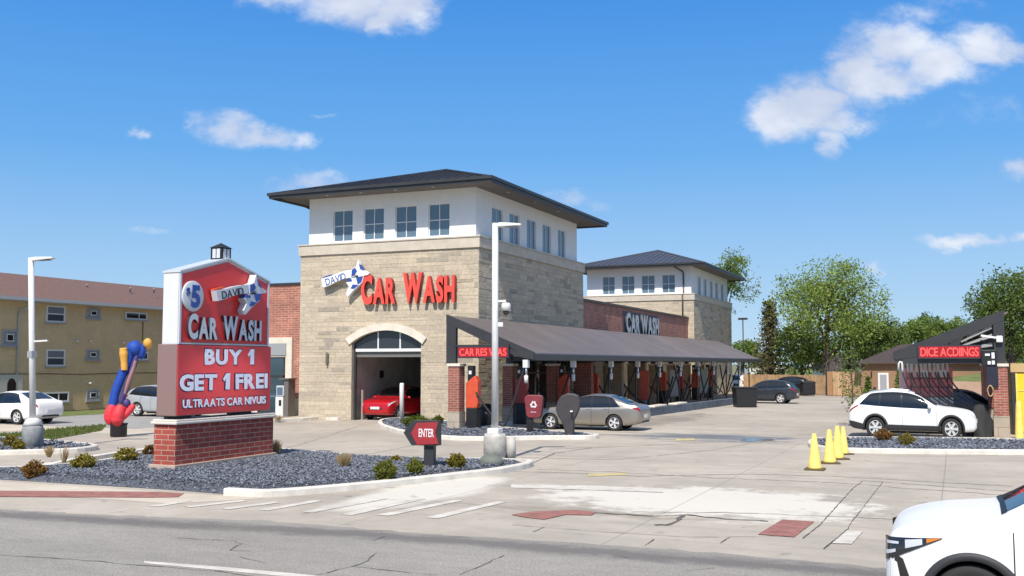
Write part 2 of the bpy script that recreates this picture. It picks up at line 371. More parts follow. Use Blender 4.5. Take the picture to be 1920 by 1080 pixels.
def concrete(name, base, seams=True, stains=True):
    m = bpy.data.materials.new(name); m.use_nodes = True; nt = m.node_tree; b = nt.nodes['Principled BSDF']
    pos, sp = posnode(nt)
    big = stretched(nt, pos, 1, 1, 0.16, 6, 0.6); mid = stretched(nt, pos, 1, 1, 1.1, 7, 0.7); fine = stretched(nt, pos, 1, 1, 22, 4, 0.7)
    c = mixc(nt, 1.0, tuple(base), ramp(nt, big, [(0.32, 0.78), (0.68, 1.09)]), 'MULTIPLY')
    c = mixc(nt, 1.0, c, ramp(nt, mid, [(0.3, 0.86), (0.7, 1.09)]), 'MULTIPLY')
    c = mixc(nt, 1.0, c, ramp(nt, fine, [(0.3, 0.94), (0.7, 1.05)]), 'MULTIPLY')
    rgh = 0.85
    if stains:
        st = stretched(nt, pos, 0.16, 1.0, 0.9, 6, 0.65, 0.6)           # long tyre smears across the apron
        c = mixc(nt, mth(nt, 'MULTIPLY', mapr(nt, st, 0.49, 0.70), 0.50), c, (0.27, 0.245, 0.21))
        pale = mth(nt, 'ADD', blob(nt, sp, 15.2, -21.6, 4.2, 2.7), mth(nt, 'MULTIPLY', mth(nt, 'SUBTRACT', mid, 0.5), 1.6))
        pale = mth(nt, 'MAXIMUM', pale, mth(nt, 'ADD', blob(nt, sp, 9.4, -22.6, 1.5, 4.2), mth(nt, 'MULTIPLY', mth(nt, 'SUBTRACT', big, 0.5), 1.6)))
        c = mixc(nt, mth(nt, 'MULTIPLY', mapr(nt, pale, 0.10, 0.40), 0.80), c, (0.66, 0.62, 0.54))   # newer, paler pour at the drive
        brn = mth(nt, 'ADD', blob(nt, sp, 13.0, -23.9, 5.0, 0.9), mth(nt, 'MULTIPLY', mth(nt, 'SUBTRACT', stretched(nt, pos, 0.5, 1.3, 1.3, 6, 0.7), 0.5), 3.0))
        c = mixc(nt, mth(nt, 'MULTIPLY', mapr(nt, brn, 0.45, 0.85), 0.6), c, (0.24, 0.205, 0.16))
        wet_shade = mth(nt, 'ADD', blob(nt, sp, 11.6, -4.2, 5.2, 2.6), mth(nt, 'MULTIPLY', mth(nt, 'SUBTRACT', stretched(nt, pos, 0.35, 1.0, 0.9, 6, 0.7, 0.5), 0.5), 2.6))  # wet streaks, with shadow patches painted into the same dark tone
        wm = mapr(nt, wet_shade, 0.12, 0.62); c = mixc(nt, mth(nt, 'MULTIPLY', wm, 0.66), c, (0.115, 0.11, 0.11))
        wet2 = mth(nt, 'ADD', blob(nt, sp, 7.0, 6.5, 1.7, 9.5), mth(nt, 'MULTIPLY', mth(nt, 'SUBTRACT', stretched(nt, pos, 1.0, 0.5, 0.8, 6, 0.7, 0.5), 0.5), 2.4))
        wm2 = mapr(nt, wet2, 0.15, 0.7); c = mixc(nt, mth(nt, 'MULTIPLY', wm2, 0.55), c, (0.15, 0.125, 0.10))
        dr = stretched(nt, pos, 1, 1, 1.7, 3, 0.55); c = mixc(nt, mth(nt, 'MULTIPLY', mapr(nt, dr, 0.635, 0.72), 0.42), c, (0.15, 0.13, 0.11))   # oil drips
        rr = mth(nt, 'SUBTRACT', 0.85, mth(nt, 'MULTIPLY', wm, 0.5)); nt.links.new(rr, b.inputs['Roughness'])
    else: b.inputs['Roughness'].default_value = rgh
    if seams:
        for ax, off, per in ((0, 1.2, 4.6), (1, 0.4, 5.2)):
            wob = mth(nt, 'MULTIPLY', mth(nt, 'SUBTRACT', mid, 0.5), 0.05)
            f = mth(nt, 'ABSOLUTE', mth(nt, 'SUBTRACT', mth(nt, 'FRACT', mth(nt, 'DIVIDE', mth(nt, 'ADD', mth(nt, 'ADD', sp.outputs[ax], off), wob), per)), 0.5))
            k = mth(nt, 'MULTIPLY', mth(nt, 'LESS_THAN', f, 0.0028), 0.5); c = mixc(nt, k, c, (0.16, 0.145, 0.12))
    nt.links.new(c, b.inputs['Base Color'])
    bp = nd(nt, 'ShaderNodeBump', i_Strength=0.15, i_Distance=0.01); nt.links.new(fine, bp.inputs['Height']); nt.links.new(bp.outputs[0], b.inputs['Normal'])
    MATS[name] = m
concrete('lot_concrete', (0.445, 0.392, 0.322))
concrete('walk_concrete', (0.56, 0.485, 0.385), seams=False, stains=False)
def asphaltmat():
    m = bpy.data.materials.new('asphalt'); m.use_nodes = True; nt = m.node_tree; b = nt.nodes['Principled BSDF']
    pos, sp = posnode(nt)
    big = stretched(nt, pos, 0.25, 1, 0.5, 6, 0.65); fine = stretched(nt, pos, 1, 1, 38, 3, 0.8); mid = stretched(nt, pos, 0.6, 1, 2.2, 8, 0.75)
    c = ramp(nt, big, [(0.3, (0.235, 0.216, 0.190)), (0.7, (0.335, 0.308, 0.270))])
    c = mixc(nt, 1.0, c, ramp(nt, mid, [(0.3, 0.88), (0.7, 1.10)]), 'MULTIPLY')
    c = mixc(nt, 1.0, c, ramp(nt, fine, [(0.3, 0.55), (0.7, 1.42)]), 'MULTIPLY')
    # darker broken strip along the gutter
    e = mth(nt, 'ADD', mth(nt, 'SUBTRACT', 0.55, mth(nt, 'ABSOLUTE', mth(nt, 'ADD', mth(nt, 'ADD', sp.outputs[1], 27.65), mth(nt, 'MULTIPLY', mth(nt, 'MAXIMUM', mth(nt, 'SUBTRACT', 11.5, sp.outputs[0]), 0.0), 0.105)))), mth(nt, 'MULTIPLY', mth(nt, 'SUBTRACT', mid, 0.5), 1.5))
    c = mixc(nt, mth(nt, 'MULTIPLY', mapr(nt, e, 0.0, 0.45), 0.72), c, (0.105, 0.096, 0.088))
    nt.links.new(c, b.inputs['Base Color']); b.inputs['Roughness'].default_value = 0.85
    bp = nd(nt, 'ShaderNodeBump', i_Strength=0.35, i_Distance=0.01); nt.links.new(fine, bp.inputs['Height']); nt.links.new(bp.outputs[0], b.inputs['Normal'])
    MATS['asphalt'] = m
asphaltmat()
mat('far_ground', (0.16, 0.17, 0.09), 0.95, nscale=0.05, namt=0.3)
mat('grass', (0.13, 0.155, 0.04), 0.95, nscale=1.5, namt=0.35)
mat('red_pad', (0.30, 0.13, 0.105), 0.85, nscale=4, namt=0.25, bump=0.3, bscale=60)
mat('worn_white', (0.56, 0.52, 0.455), 0.8, nscale=2.6, namt=0.24, detail=8.0)
mat('worn_yellow', (0.50, 0.41, 0.20), 0.8, nscale=5, namt=0.2)
mat('crack', (0.13, 0.115, 0.10), 0.95)
mat('street_grey', (0.30, 0.29, 0.275), 0.9, nscale=1.2, namt=0.15)
mat('gravel_bed', (0.085, 0.093, 0.112), 0.9, nscale=28, namt=0.55, bump=0.9, bscale=30)
mat('gravel', (0.125, 0.137, 0.165), 0.75, island=0.8)

# ------------------------------------------------------------------ ground, road, lot
def sheet(name, poly, z, m, sub=0):
    b = MB(); b.add([(x, y, z) for x, y in poly], [tuple(range(len(poly)))]); return struct(b.build(name, m, fix=False))
def rect(x0, y0, x1, y1): return [(x0, y0), (x1, y0), (x1, y1), (x0, y1)]
sheet('ground', rect(-2500, -1500, 2500, 3500), -0.03, 'far_ground')
sheet('parking_lot', rect(-26.6, -50, 60, 62), 0.0, 'lot_concrete')
rng = random.Random(5)
edge = []; x = -60.0
while x < 80: edge.append((x, float(np.interp(x, [-60, 0, 3.4, 6, 9, 12, 80], [-30.5, -28.45, -27.95, -27.6, -27.25, -27.1, -27.1])) + rng.uniform(-0.07, 0.07) + 0.10 * math.sin(x * 0.9))); x += rng.uniform(0.12, 0.4)
sheet('road', edge + [(80, -80), (-60, -80)], 0.004, 'asphalt')
sheet('sidewalk', [(-40, -27.0), (5.9, -26.1), (7.0, -24.75), (-0.3, -24.75), (-4, -22.9), (-40, -22.9)], 0.004, 'walk_concrete')
sheet('sidewalk', [(-26, -13.6), (-10.2, -11.6), (-8.7, -12.9), (-7.1, -9.6), (-10.2, -4.6), (-26, -6.2)], 0.004, 'walk_concrete')
sheet('street', rect(-26.5, -8.9, -11.5, 0.6), 0.009, 'street_grey')
sheet('sidewalk', rect(-26.5, 1.0, -15.2, 2.3), 0.006, 'walk_concrete')
sheet('lawn', [(-26.6, -30), (-22.2, -30), (-22.2, 22), (-26.6, 22)], 0.013, 'grass')
strips = MB()
for l in [[(287, 950), (355, 939)], [(350, 951), (459, 939)], [(421, 955), (520, 942)], [(493, 957), (598, 939)], [(575, 961), (720, 935)], [(649, 966), (791, 935)], [(717, 967), (862, 938)], [(809, 972), (942, 941)]]:
    p, q = G(*l[0]), G(*l[1]); d = (q - p).normalized(); n = Vector((-d.y, d.x, 0)) * 0.13
    cur = MB()
    pts = [p + n, p - n, q - n * 0.8, q + n * 0.8]
    struct(MB().add([(v.x, v.y, 0.0085) for v in pts], [(0, 1, 2, 3)]).build('crosswalk_stripe', 'worn_white', fix=False))
def gsheet(name, px, z, m): 
    pts = [G(*p) for p in px]; return struct(MB().add([(v.x, v.y, z) for v in pts], [tuple(range(len(pts)))]).build(name, m, fix=False))
gsheet('stop_line', [(958, 908), (1100, 911), (1243, 917), (1243, 924), (1100, 919), (958, 915)], 0.0085, 'worn_white')
gsheet('road_marking', [(1100, 889), (1172, 887), (1178, 891), (1104, 894)], 0.0085, 'worn_yellow')
gsheet('road_marking', [(1266, 823), (1300, 822), (1304, 826), (1268, 827)], 0.0085, 'worn_yellow')
gsheet('tactile_pad', [(1421, 1003), (1467, 975), (1527, 979), (1489, 1008)], 0.012, 'red_pad')
gsheet('tactile_strip', [(-30, 921), (0, 921), (300, 923), (345, 926), (334, 933), (280, 934), (0, 932), (-30, 932)], 0.012, 'red_pad')
gsheet('tactile_strip', [(958, 966), (1000, 960), (1080, 957), (1117, 961), (1110, 967), (1060, 966), (1020, 975), (985, 971)], 0.012, 'red_pad')
gsheet('road_marking', [(1560, 1020), (1588, 996), (1618, 997), (1597, 1021)], 0.0125, 'worn_white')
gsheet('lane_line', [(270, 1053), (420, 1064), (580, 1079), (640, 1086), (620, 1090), (400, 1069), (270, 1057)], 0.0085, 'worn_white')
cr = MB()
def crack(px, w, wob=0.05, z=0.0105, seed=1):
    rg = random.Random(seed); pts = [G(*p) for p in px]; out = []
    for a, b in zip(pts, pts[1:]):
        n = max(2, int((b - a).length / 0.18))
        for i in range(n): out.append(a.lerp(b, i / n) + Vector((rg.uniform(-wob, wob), rg.uniform(-wob, wob), 0)))
    out.append(pts[-1])
    for i, (a, b) in enumerate(zip(out, out[1:])):
        d = (b - a).normalized(); n = Vector((-d.y, d.x, 0)) * w * rg.uniform(0.25, 0.85) / 2
        cr.add([(v.x, v.y, z) for v in (a + n, a - n, b - n, b + n)], [(0, 1, 2, 3)])
for k, (px, w, wb) in enumerate([([(1505, 1010), (1537, 985), (1600, 915), (1618, 902)], .03, .008), ([(1545, 1030), (1590, 992), (1598, 978), (1655, 904)], .025, .008),
        ([(1618, 902), (1655, 904), (1760, 912), (1900, 922)], .05, .02), ([(1117, 962), (1220, 968), (1285, 966), (1380, 975), (1440, 978)], .10, .05), ([(1285, 966), (1255, 985), (1228, 985)], .12, .04),
        ([(1208, 1024), (1226, 1012)], .03, .01), ([(1350, 1019), (1369, 1008)], .03, .01), ([(1000, 998), (1020, 989)], .03, .01), ([(1545, 1030), (1562, 1015)], .03, .01),
        ([(960, 985), (1130, 998), (1300, 1008), (1460, 1006)], .03, .02), ([(940, 886), (1000, 868), (1040, 850), (1110, 840)], .06, .02), ([(0, 1042), (140, 1050), (280, 1062), (420, 1074), (560, 1092)], .035, .03),
        ([(590, 1080), (660, 1064), (690, 1052), (706, 1038)], .035, .03), ([(664, 1064), (740, 1071), (820, 1079)], .03, .03), ([(330, 1010), (440, 1015), (452, 1020), (430, 1033)], .03, .03),
        ([(860, 1078), (915, 1055), (945, 1042)], .025, .03), ([(700, 1015), (722, 1006)], .025, .02), ([(430, 1033), (470, 1034)], .02, .02), ([(450, 1045), (500, 1057)], .02, .03),
        ([(1120, 875), (1400, 880), (1530, 888), (1700, 900)], .02, .02), ([(1280, 1072), (1340, 1066)], .02, .03), ([(1150, 1042), (1180, 1047)], .02, .02)]):
    crack(px, w, wb, seed=k)
struct(cr.build('pavement_cracks', 'crack', fix=False))
mat('tyre_mark', (.40, .345, .28), .85, nscale=3, namt=.2)  # tone of the painted wire and pole shadows as well as the tyre marks
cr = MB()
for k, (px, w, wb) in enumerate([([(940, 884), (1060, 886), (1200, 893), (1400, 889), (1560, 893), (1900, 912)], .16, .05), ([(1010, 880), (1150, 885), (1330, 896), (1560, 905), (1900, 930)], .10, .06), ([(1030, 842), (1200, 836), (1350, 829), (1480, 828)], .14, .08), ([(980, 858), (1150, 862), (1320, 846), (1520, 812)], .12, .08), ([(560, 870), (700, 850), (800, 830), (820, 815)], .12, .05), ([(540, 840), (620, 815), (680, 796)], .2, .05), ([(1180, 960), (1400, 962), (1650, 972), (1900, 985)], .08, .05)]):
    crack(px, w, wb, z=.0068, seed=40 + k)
struct(cr.build('shadow_and_tyre_streaks', 'tyre_mark', fix=False))  # darker strips: wire and pole shadows painted on the drive, with tyre marks
# shallow puddle on the drive
pd = MB(); pts = []
for i in range(28):
    a = 2 * math.pi * i / 28; r = 1 + 0.25 * math.sin(3 * a + 1) + 0.12 * math.sin(7 * a); pts.append((13.2 + 0.5 * r * math.cos(a), -4.9 + 0.8 * r * math.sin(a), 0.0095))
mat('water', (0.16, 0.17, 0.18), 0.12, spec=0.9)
pd.add(pts, [tuple(range(28))]); struct(pd.build('puddle', 'water', fix=False))
pale = MB()

# kerbed beds
def smooth_poly(pts, n=6):
    out = []; k = len(pts)
    for i in range(k):
        p0, p1, p2, p3 = (np.array(pts[(i + j - 1) % k], float) for j in range(4))
        for t in np.linspace(0, 1, n, endpoint=False):
            out.append(tuple(0.5 * (2 * p1 + (p2 - p0) * t + (2 * p0 - 5 * p1 + 4 * p2 - p3) * t * t + (3 * p1 - p0 - 3 * p2 + p3) * t ** 3)))
    return out
def offset_poly(poly, d):
    k = len(poly); A = sum(poly[i][0] * poly[(i + 1) % k][1] - poly[(i + 1) % k][0] * poly[i][1] for i in range(k)); sg = 1 if A > 0 else -1
    out = []
    for i in range(k):
        a, b = np.array(poly[i - 1]), np.array(poly[(i + 1) % k]); t = b - a; t = t / (np.linalg.norm(t) + 1e-9); n = np.array([-t[1], t[0]]) * sg
        out.append(tuple(np.array(poly[i]) + n * d))
    return out
def inside(poly, x, y):
    r = False; k = len(poly)
    for i in range(k):
        (x1, y1), (x2, y2) = poly[i], poly[(i + 1) % k]
        if (y1 > y) != (y2 > y) and x < (x2 - x1) * (y - y1) / (y2 - y1) + x1: r = not r
    return r
def kerb_ring(poly, w=0.17, h=0.15, mname='kerb', skip=None):
    inn = offset_poly(poly, w); mid = offset_poly(poly, 0.025); mb = MB(); k = len(poly)
    vs = []
    for p, q, r in zip(poly, mid, inn): vs += [(p[0], p[1], 0.0), (p[0], p[1], h - 0.03), (q[0], q[1], h), (r[0], r[1], h), (r[0], r[1], 0.0)]
    fs = []
    for i in range(k):
        if skip and skip(poly[i], poly[(i + 1) % k]): continue
        j = (i + 1) % k
        for a in range(4): fs.append((i * 5 + a, j * 5 + a, j * 5 + a + 1, i * 5 + a + 1))
    mb.add(vs, fs); struct(mb.build('kerb', mname)); return inn
def bed(poly, z, rise, seed, nst, smin, smax, skip=None, h=0.15, w=0.17, zedge=None):
    inn = kerb_ring(poly, w, h, skip=skip) if h else poly
    g = MB(); cx = sum(p[0] for p in inn) / len(inn); cy = sum(p[1] for p in inn) / len(inn); k = len(inn)
    vs = [(cx, cy, z + rise)]; fs = []
    rings = (1.0, 0.94, 0.7, 0.35)
    for f in rings:
        for p in inn: vs.append((cx + (p[0] - cx) * f, cy + (p[1] - cy) * f, z + rise * (1 - f * f) if f < 1 or zedge is None else zedge))
    for a in range(3):
        for i in range(k): j = (i + 1) % k; fs.append((1 + a * k + i, 1 + a * k + j, 1 + (a + 1) * k + j, 1 + (a + 1) * k + i))
    for i in range(k): fs.append((1 + 3 * k + i, 1 + 3 * k + (i + 1) % k, 0))
    g.add(vs, fs, 0, True); gb = g.build('gravel_bed', 'gravel_bed'); struct(gb)
    P0 = np.array(inn); P1 = np.roll(P0, -1, 0)
    rg = random.Random(seed); st = MB(); xs = [p[0] for p in inn]; ys = [p[1] for p in inn]; c = 0
    octv = [(1, 0, 0), (0, 1, 0), (-1, 0, 0), (0, -1, 0), (0, 0, 1), (0, 0, -1)]; octf = [(0, 1, 4), (1, 2, 4), (2, 3, 4), (3, 0, 4), (1, 0, 5), (2, 1, 5), (3, 2, 5), (0, 3, 5)]
    while c < nst:
        x, y = rg.uniform(min(xs), max(xs)), rg.uniform(min(ys), max(ys))
        if not inside(inn, x, y): continue
        c += 1; s_ = rg.uniform(smin, smax); a = rg.uniform(0, 6.28)
        q = max(abs(x - cx), 1e-3); f = 0.0
        ang_d = math.hypot(x - cx, y - cy); f = min(1, ang_d / max(1e-3, max(math.hypot(p[0] - cx, p[1] - cy) for p in inn)))
        zz = z + rise * (1 - f * f) + s_ * 0.15
        if zedge is not None:
            de = np.abs((P1[:, 0] - P0[:, 0]) * (P0[:, 1] - y) - (P0[:, 0] - x) * (P1[:, 1] - P0[:, 1])) / (np.hypot(P1[:, 0] - P0[:, 0], P1[:, 1] - P0[:, 1]) + 1e-9)
            cl = np.hypot((P0[:, 0] + P1[:, 0]) / 2 - x, (P0[:, 1] + P1[:, 1]) / 2 - y); dm = de[int(cl.argmin())]
            zz = min(zz, zedge + s_ * .15 + (zz - zedge) * min(1, dm / .35))
        M = Matrix.Translation((x, y, zz)) @ Euler((rg.uniform(-.6, .6), rg.uniform(-.6, .6), a)).to_matrix().to_4x4() @ Matrix.Diagonal((s_ * rg.uniform(.7, 1.3), s_ * rg.uniform(.6, 1.1), s_ * rg.uniform(.45, .8), 1))
        st.add([M @ Vector(v) for v in octv], octf)
    if nst:
        o = st.build('gravel', 'gravel', fix=False); tag(o, kind='stuff')
    return inn
bedA = smooth_poly([(-3.6, -24.5), (-1.7, -22.9), (-1.25, -21.0), (-2.1, -18.2), (-1.6, -16.2), (0.8, -15.9), (5.2, -17.0), (8.7, -16.2), (9.55, -16.75), (9.5, -18.6), (9.0, -20.2), (8.2, -22.4), (7.2, -24.3), (6.4, -24.7), (4.05, -24.6), (0.5, -24.62)], 4)
bed(bedA, 0.11, 0.10, 3, 24000, 0.017, 0.040, skip=lambda a, b: a[1] < -24.3 and a[0] < 6.0, zedge=0.008)
bedB = smooth_poly([(-3.0, -3.6), (-4.6, -0.9), (-4.9, 0.9), (-4.1, 1.6), (-2.6, 0.1), (0.0, -0.1), (1.8, -0.2), (2.2, -3.0), (5.4, -4.8), (7.6, -5.9), (7.75, -6.9), (6.6, -7.6), (3.6, -9.3), (0.4, -7.4), (-1.6, -5.3)], 4)
bed(bedB, 0.10, 0.02, 4, 1800, 0.04, 0.07)
bedC = smooth_poly([(15.2, -5.9), (15.45, -4.6), (16.8, -3.6), (19.0, -2.9), (21.2, -2.5), (24.0, -3.0), (24.6, -6.6), (21.6, -7.7), (18.5, -8.7), (16.4, -9.0), (15.5, -7.8)], 4)
bed(bedC, 0.10, 0.03, 5, 2500, 0.035, 0.06)
bedD = smooth_poly([(-9.6, -23.5), (-6.8, -20.6), (-4.95, -18.7), (-4.9, -17.6), (-5.6, -16.9), (-8.0, -16.2), (-11, -15.8), (-14, -17), (-14, -22)], 4)
bed(bedD, 0.10, 0.05, 6, 2500, 0.035, 0.07)
# light drive kerb sweeping past the left beds
kb = MB(); path = [G(*p) for p in [(-30, 893), (60, 884), (140, 868), (220, 855), (290, 846), (330, 842)]]
for a, b in zip(path, path[1:]): kb.bar((a.x, a.y, 0.06), (b.x, b.y, 0.06), 0.30, 0.12)
struct(kb.build('kerb', 'kerb'))
kb = MB(); path = [G(*p) for p in [(505, 792), (560, 789), (600, 786), (640, 788)]]
for a, b in zip(path, path[1:]): kb.bar((a.x, a.y, 0.07), (b.x, b.y, 0.07), 0.5, 0.14)
struct(kb.build('kerb', 'kerb'))
# far-left lawn strip with real blades
gr = MB(); rg = random.Random(9)
gpoly = [(G(p[0], p[1]).x, G(p[0], p[1]).y) for p in [(-60, 842), (20, 836), (110, 822), (190, 808), (200, 798), (120, 804), (40, 812), (-60, 820)]]
struct(MB().add([(x, y, 0.02) for x, y in gpoly], [tuple(range(len(gpoly)))]).build('lawn', 'grass', fix=False))
xs = [p[0] for p in gpoly]; ys = [p[1] for p in gpoly]
for i in range(9000):
    x, y = rg.uniform(min(xs), max(xs)), rg.uniform(min(ys), max(ys))
    if inside(gpoly, x, y):
        a = rg.uniform(0, 6.28); h = rg.uniform(.05, .14); w = .02; dx, dy = math.cos(a) * w, math.sin(a) * w
        gr.add([(x - dx, y - dy, .02), (x + dx, y + dy, .02), (x + rg.uniform(-.05, .05), y + rg.uniform(-.05, .05), .02 + h)], [(0, 1, 2)])
mat('blade', (0.11, 0.14, 0.03), 0.8, island=0.35, trans=0.25)
tag(gr.build('grass', 'blade', fix=False), kind='stuff')
# ------------------------------------------------------------------ the car wash
W_, D_ = 9.73, 14.22
bld = thing('car_wash_building', 'tan stone car wash with two square towers, white upper storeys and dark hipped roofs', 'building')
def stone_face(mb, u0, u1, z0, z1, fn, seed, exclude=None, dmax=0.03, rows=(0.11, 0.27)):
    rg = random.Random(seed); z = z0
    while z < z1 - 0.02:
        h = min(rg.uniform(*rows), z1 - z)
        if z1 - z - h < 0.05: h = z1 - z
        u = u0
        while u < u1 - 0.02:
            w = min(rg.uniform(0.25, 1.3), u1 - u)
            if u1 - u - w < 0.12: w = u1 - u
            segs = [(u, u + w)]
            if exclude:
                ex = exclude(z + h / 2)
                if ex:
                    segs = [s_ for s_ in ((u, min(u + w, ex[0])), (max(u, ex[1]), u + w)) if s_[1] - s_[0] > 0.02]
            for a, b in segs:
                d = rg.uniform(0.004, dmax); g = 0.005; e = 0.008
                vs = [fn(a + g, z + g, 0), fn(b - g, z + g, 0), fn(b - g, z + h - g, 0), fn(a + g, z + h - g, 0),
                      fn(a + g + e, z + g + e, d), fn(b - g - e, z + g + e, d), fn(b - g - e, z + h - g - e, d), fn(a + g + e, z + h - g - e, d)]
                mb.add(vs, [(4, 5, 6, 7), (0, 1, 5, 4), (1, 2, 6, 5), (2, 3, 7, 6), (3, 0, 4, 7)])
            u += w
        z += h
DX0, DX1, DSP, DCR = -6.72, -2.95, 3.70, 4.28       # tunnel door: jambs, spring line, crown
DXC = (DX0 + DX1) / 2; HALF = (DX1 - DX0) / 2; ARC_R = (HALF ** 2 + (DCR - DSP) ** 2) / (2 * (DCR - DSP)); ARC_Z = DCR - ARC_R
def arcz(x, extra=0.0): return ARC_Z + math.sqrt(max((ARC_R + extra) ** 2 - (x - DXC) ** 2, 0))
def door_ex(z):
    if z < DSP: return (DX0, DX1)
    q = (ARC_R + 0.10) ** 2 - (z - ARC_Z) ** 2
    if q <= 0: return None
    h = min(math.sqrt(q), HALF + 0.03); return (DXC - h, DXC + h)
def tower(y0, D, door, seed):
    x0, x1 = -W_, 0.0; y1 = y0 + D; zb, zt = 8.01, 8.56
    c = MB(); i = 0.0
    if door:
        c.box(x0, y0, 0, DX0, y0 + .4, zb); c.box(DX1, y0, 0, x1, y0 + .4, zb)
        N = 16; xs = [DX0 + (DX1 - DX0) * k / N for k in range(N + 1)]
        for a, b in zip(xs, xs[1:]):
            c.prism([(a, arcz(a)), (b, arcz(b)), (b, zb), (a, zb)], y0, y0 + .4, lambda u, z, d: (u, d, z))
    else: c.box(x0, y0, 0, x1, y0 + .4, zb)
    c.box(x1 - .4, y0 + .4, 0, x1, y1, zb); c.box(x0, y0 + .4, 0, x0 + .4, y1, zb); c.box(x0 + .4, y1 - .4, 0, x1 - .4, y1, zb)
    c.build('wall_core', 'mortar', bld)
    st = MB(); stone_face(st, x0, x1, 0.0, zb, lambda u, z, d: (u, y0 - d, z), seed, door_ex if door else None, 0.014)
    stone_face(st, y0, y1, 0.0, zb, lambda u, z, d: (x1 + d, u, z), seed + 1, None, 0.020)
    st.build('stone_wall', 'stone', bld, fix=False)
    b = MB(); b.box(x0 - .09, y0 - .09, zb, x1 + .09, y1 + .09, zt - .07); b.box(x0 - .13, y0 - .13, zt - .07, x1 + .13, y1 + .13, zt)
    b.build('stone_band', 'limestone', bld, bevel=0.012)
    # clerestory walls in pieces round the windows
    q = .276; a0, a1, b0, b1 = x0 + q, x1 - q, y0 + q, y1 - q; zc = 10.86; wz0, wz1 = 8.66, 10.22
    fx = [(-8.05, -6.93), (-6.31, -5.17), (-4.56, -3.39), (-2.76, -1.63)]
    ry = [(2.05, 3.35), (4.15, 5.42), (6.38, 7.65), (8.56, 9.80), (10.86, 12.05)]
    if not door: ry = [(v * 15.4 / 14.22 + 0.35, w * 15.4 / 14.22 + 0.35) for v, w in ry]
    s = MB()
    def strip(span, holes, f):
        p = span[0]
        f(span[0], span[1], zt, wz0); f(span[0], span[1], wz1, zc)
        for h0, h1 in holes: f(p, h0, wz0, wz1); p = h1
        f(p, span[1], wz0, wz1)
    strip((a0, a1), fx, lambda u, v, p, r: s.box(u, b0, p, v, b0 + .25, r))
    strip((b0 + .25, b1), [(y0 + v, y0 + w) for v, w in ry], lambda u, v, p, r: s.box(a1 - .25, u, p, a1, v, r))
    s.box(a0, b0 + .25, zt, a0 + .25, b1, zc); s.box(a0 + .25, b1 - .25, zt, a1 - .25, b1, zc)
    s.build('upper_wall', 'stucco', bld)
    for u, v in fx:
        f = MB(); t = .05; yy = b0 + .07
        for bx in ((u, wz0, v, wz0 + t), (u, wz1 - t, v, wz1), (u, wz0 + t, u + t, wz1 - t), (v - t, wz0 + t, v, wz1 - t), ((u + v) / 2 - .022, wz0 + t, (u + v) / 2 + .022, wz1 - t)): f.box(bx[0], yy, bx[1], bx[2], yy + .06, bx[3])
        zm = (wz0 + wz1) / 2
        f.box(u + t, yy + .003, zm - .022, (u + v) / 2 - .022, yy + .06, zm + .022); f.box((u + v) / 2 + .022, yy + .003, zm - .022, v - t, yy + .06, zm + .022)
        w = f.build('window', 'white_frame', bld)
        MB().box(u + .01, yy + .03, wz0 + .01, v - .01, yy + .045, wz1 - .01).build('pane', 'frost_glass', w)
    for u, v in ry:
        u += y0; v += y0; f = MB(); t = .05; xx = a1 - .13
        for bx in ((u, wz0, v, wz0 + t), (u, wz1 - t, v, wz1), (u, wz0 + t, u + t, wz1 - t), (v - t, wz0 + t, v, wz1 - t), ((u + v) / 2 - .022, wz0 + t, (u + v) / 2 + .022, wz1 - t)): f.box(xx, bx[0], bx[1], xx + .06, bx[2], bx[3])
        w = f.build('window', 'white_frame', bld)
        MB().box(xx + .02, u + .01, wz0 + .01, xx + .035, v - .01, wz1 - .01).build('pane', 'frost_glass', w)
    # roof
    o = 1.08; e0, e1, g0, g1 = x0 - o, x1 + o, y0 - o, y1 + o; ze = 11.02; zp = 13.05; pc = ((x0 + x1) / 2, (y0 + y1) / 2)
    r = MB(); rl = 0.9
    ra, rb = (pc[0], pc[1] - rl, zp), (pc[0], pc[1] + rl, zp)
    r.add([(e0, g0, ze), (e1, g0, ze), (e1, g1, ze), (e0, g1, ze), ra, rb], [(0, 1, 4), (1, 2, 5, 4), (2, 3, 5), (3, 0, 4, 5)])
    rf = r.build('roof', 'roof_metal', bld)
    sm = MB(); n = 0
    def seam(p, q): sm.bar(Vector(p) + Vector((0, 0, .02)), Vector(q) + Vector((0, 0, .02)), .05, .06)
    k = e0 + .45
    while k < e1 - .2:
        f = 1 - abs(k - pc[0]) / (pc[0] - e0)
        for ys, ye in ((g0, pc[1] - rl), (g1, pc[1] + rl)): seam((k, ys, ze), (k, ys + (ye - ys) * f, ze + (zp - ze) * f))
        k += .52
    k = g0 + .45
    while k < g1 - .2:
        f = min(1, min(k - g0, g1 - k) / (pc[1] - rl - g0))
        for xs_ in (e0, e1): seam((xs_, k, ze), (xs_ + (pc[0] - xs_) * f, k, ze + (zp - ze) * f))
        k += .52
    for cx_, cy_, rr in ((e0, g0, ra), (e1, g0, ra), (e1, g1, rb), (e0, g1, rb)): sm.bar((cx_, cy_, ze + .03), (rr[0], rr[1], zp + .03), .14, .06)
    sm.build('roof_seam', 'roof_metal' if door else 'roof_seam', rf)
    fa = MB(); h = .24
    fa.box(e0 - .06, g0 - .06, ze - h, e1 + .06, g0, ze + .02); fa.box(e0 - .06, g1, ze - h, e1 + .06, g1 + .06, ze + .02)
    fa.box(e0 - .06, g0, ze - h, e0, g1, ze + .02); fa.box(e1, g0, ze - h, e1 + .06, g1, ze + .02)
    fa.box(e0 - .13, g0 - .13, ze - .10, e1 + .13, g0 - .062, ze + .04); fa.box(e1 + .062, g0 - .062, ze - .10, e1 + .13, g1 + .13, ze + .04)
    fa.box(e0 - .13, g0 - .062, ze - .10, e0 - .062, g1 + .13, ze + .04)
